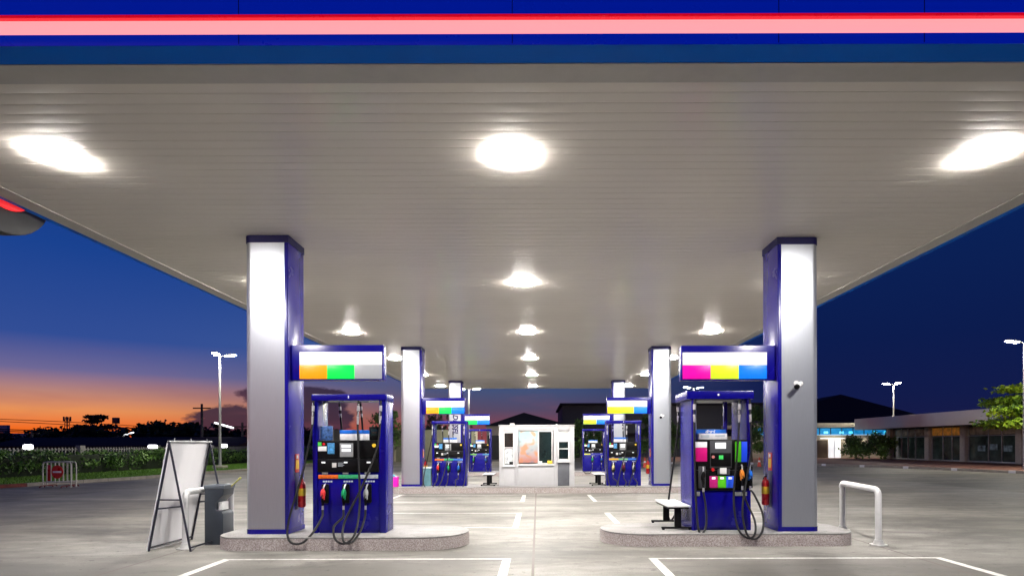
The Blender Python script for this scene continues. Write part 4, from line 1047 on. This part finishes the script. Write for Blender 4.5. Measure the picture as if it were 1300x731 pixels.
def flood(loc, w, h, lab, s=6):
    t = thing('floodlight', lab, 'floodlight', loc, 0, 'glowing white lights beyond the hedge')
    MB().tube([(0, .1, 0), (0, .1, 1.6)], .06, 8).build('post', BARK, t)
    MB().box(-w/2, w/2, -.1, .1, 1.35, 1.35+h, .10, 4).build('lamp', glow('flood_lens', (.93, .9, 1.), s), t)
flood((-26.35, 30.2, .1), .48, .26, 'wide glowing light behind the hedge near the barriers')
flood((-26.3, 39.9, .1), .62, .24, 'glowing light at the hedge top next to the sandwich board')
flood((-26.3, 49, .1), .5, .3, 'smaller glowing light at the hedge top beside the lamp post')

# ------------------------------------------------------------------ dusk sky
w = bpy.data.worlds.new('World'); scene.world = w; w.use_nodes = True; nt = w.node_tree
bg = nt.nodes['Background']; dirv = nd(nt, 'ShaderNodeTexCoord').outputs['Generated']
sx = nd(nt, 'ShaderNodeSeparateXYZ'); nt.links.new(dirv, sx.inputs[0]); X, Y, Z = sx.outputs
el = math_(nt, 'MULTIPLY', math_(nt, 'ARCSINE', Z), 180/math.pi)
az = math_(nt, 'MULTIPLY', math_(nt, 'ARCTAN2', X, Y), 180/math.pi)            # 0 = straight ahead, left negative
e25 = math_(nt, 'DIVIDE', el, 30., clamp=True)
def st(*a): return [(d/30, L(c)) for d, c in a]
sunset = ramp(nt, e25, st((0, (238, 84, 18)), (1.3, (242, 108, 34)), (2.7, (232, 146, 88)), (4.2, (184, 132, 122)), (5.8, (110, 104, 150)), (8.4, (50, 78, 150)), (15, (26, 66, 144)), (30, (4, 36, 104))))
mid = ramp(nt, e25, st((0, (150, 72, 70)), (1.6, (126, 68, 80)), (3.4, (86, 74, 102)), (5.4, (66, 82, 122)), (9., (66, 92, 148)), (15, (30, 66, 134)), (30, (4, 30, 90))))
east = ramp(nt, e25, st((0, (26, 26, 68)), (4., (18, 27, 74)), (9., (12, 28, 78)), (18, (10, 34, 88)), (30, (6, 28, 80))))
f1 = math_(nt, 'DIVIDE', math_(nt, 'ADD', az, 40.), 36., clamp=True)           # 1 towards straight ahead
f2 = math_(nt, 'DIVIDE', math_(nt, 'ADD', az, 2.), 26., clamp=True)
def sm(f): return math_(nt, 'MULTIPLY', math_(nt, 'MULTIPLY', f, f), math_(nt, 'SUBTRACT', 3., math_(nt, 'MULTIPLY', f, 2.)))
sky = mixc(nt, sm(f2), mixc(nt, sm(f1), sunset, mid), east)
bk = math_(nt, 'GREATER_THAN', math_(nt, 'MULTIPLY', Y, -1.), .0)
cmb = nd(nt, 'ShaderNodeCombineXYZ'); nt.links.new(az, cmb.inputs[0]); nt.links.new(math_(nt, 'MULTIPLY', el, 1.8), cmb.inputs[1])
cn = noise(nt, .36, 6, .6, cmb.outputs[0], dist=.3)
def blob(a0, e0, ra, re):
    u = math_(nt, 'DIVIDE', math_(nt, 'SUBTRACT', az, a0), ra); v = math_(nt, 'DIVIDE', math_(nt, 'SUBTRACT', el, e0), re)
    return math_(nt, 'SUBTRACT', 1., math_(nt, 'ADD', math_(nt, 'MULTIPLY', u, u), math_(nt, 'MULTIPLY', v, v)))
bl = math_(nt, 'MAXIMUM', math_(nt, 'MAXIMUM', blob(-26.8, 1.1, 4.9, 2.5), blob(-22.5, 4.3, 5.0, 1.2)), blob(-20.5, 2.6, 3.0, 2.6))
cm = ramp(nt, math_(nt, 'ADD', math_(nt, 'MULTIPLY', bl, .55), math_(nt, 'SUBTRACT', cn, .42)), [(.06, 0.), (.20, 1.)])
sky = mixc(nt, math_(nt, 'MULTIPLY', cm, .93), sky, L((52, 40, 62)))
wb = ramp(nt, noise(nt, .22, 4, .55, cmb.outputs[0], (.35, 1, 1)), [(.52, 0.), (.75, .5)])
wb = math_(nt, 'MULTIPLY', wb, math_(nt, 'SUBTRACT', 1., sm(f2)))
lowmask = ramp(nt, e25, [(0., 1.), (.3, .0)])
sky = mixc(nt, math_(nt, 'MULTIPLY', wb, lowmask), sky, L((150, 84, 92)))
nt.links.new(sky, bg.inputs['Color']); bg.inputs['Strength'].default_value = 1.0

# ------------------------------------------------------------------ camera
cam = bpy.data.cameras.new('camera'); co = bpy.data.objects.new('camera', cam); COL.objects.link(co)
cam.sensor_width = 36; cam.lens = F/1300*36; cam.shift_x = -33/1300; cam.shift_y = (564.0-365.5)/1300
co.matrix_world = Matrix.Translation((0, 0, CZ)) @ Matrix.Rotation(R(90), 4, 'X') @ Matrix.Rotation(R(-.15), 4, 'Z')
cam.clip_start = .05; cam.clip_end = 2000
scene.camera = co
scene.view_settings.view_transform = 'Standard'; scene.view_settings.look = 'None'
scene.view_settings.exposure = 0; scene.view_settings.gamma = 1
scene.render.engine = 'CYCLES'
c = scene.cycles; c.use_denoising = True; c.max_bounces = 6; c.diffuse_bounces = 4; c.glossy_bounces = 3; c.sample_clamp_indirect = 6; c.sample_clamp_direct = 0
c.use_light_tree = True
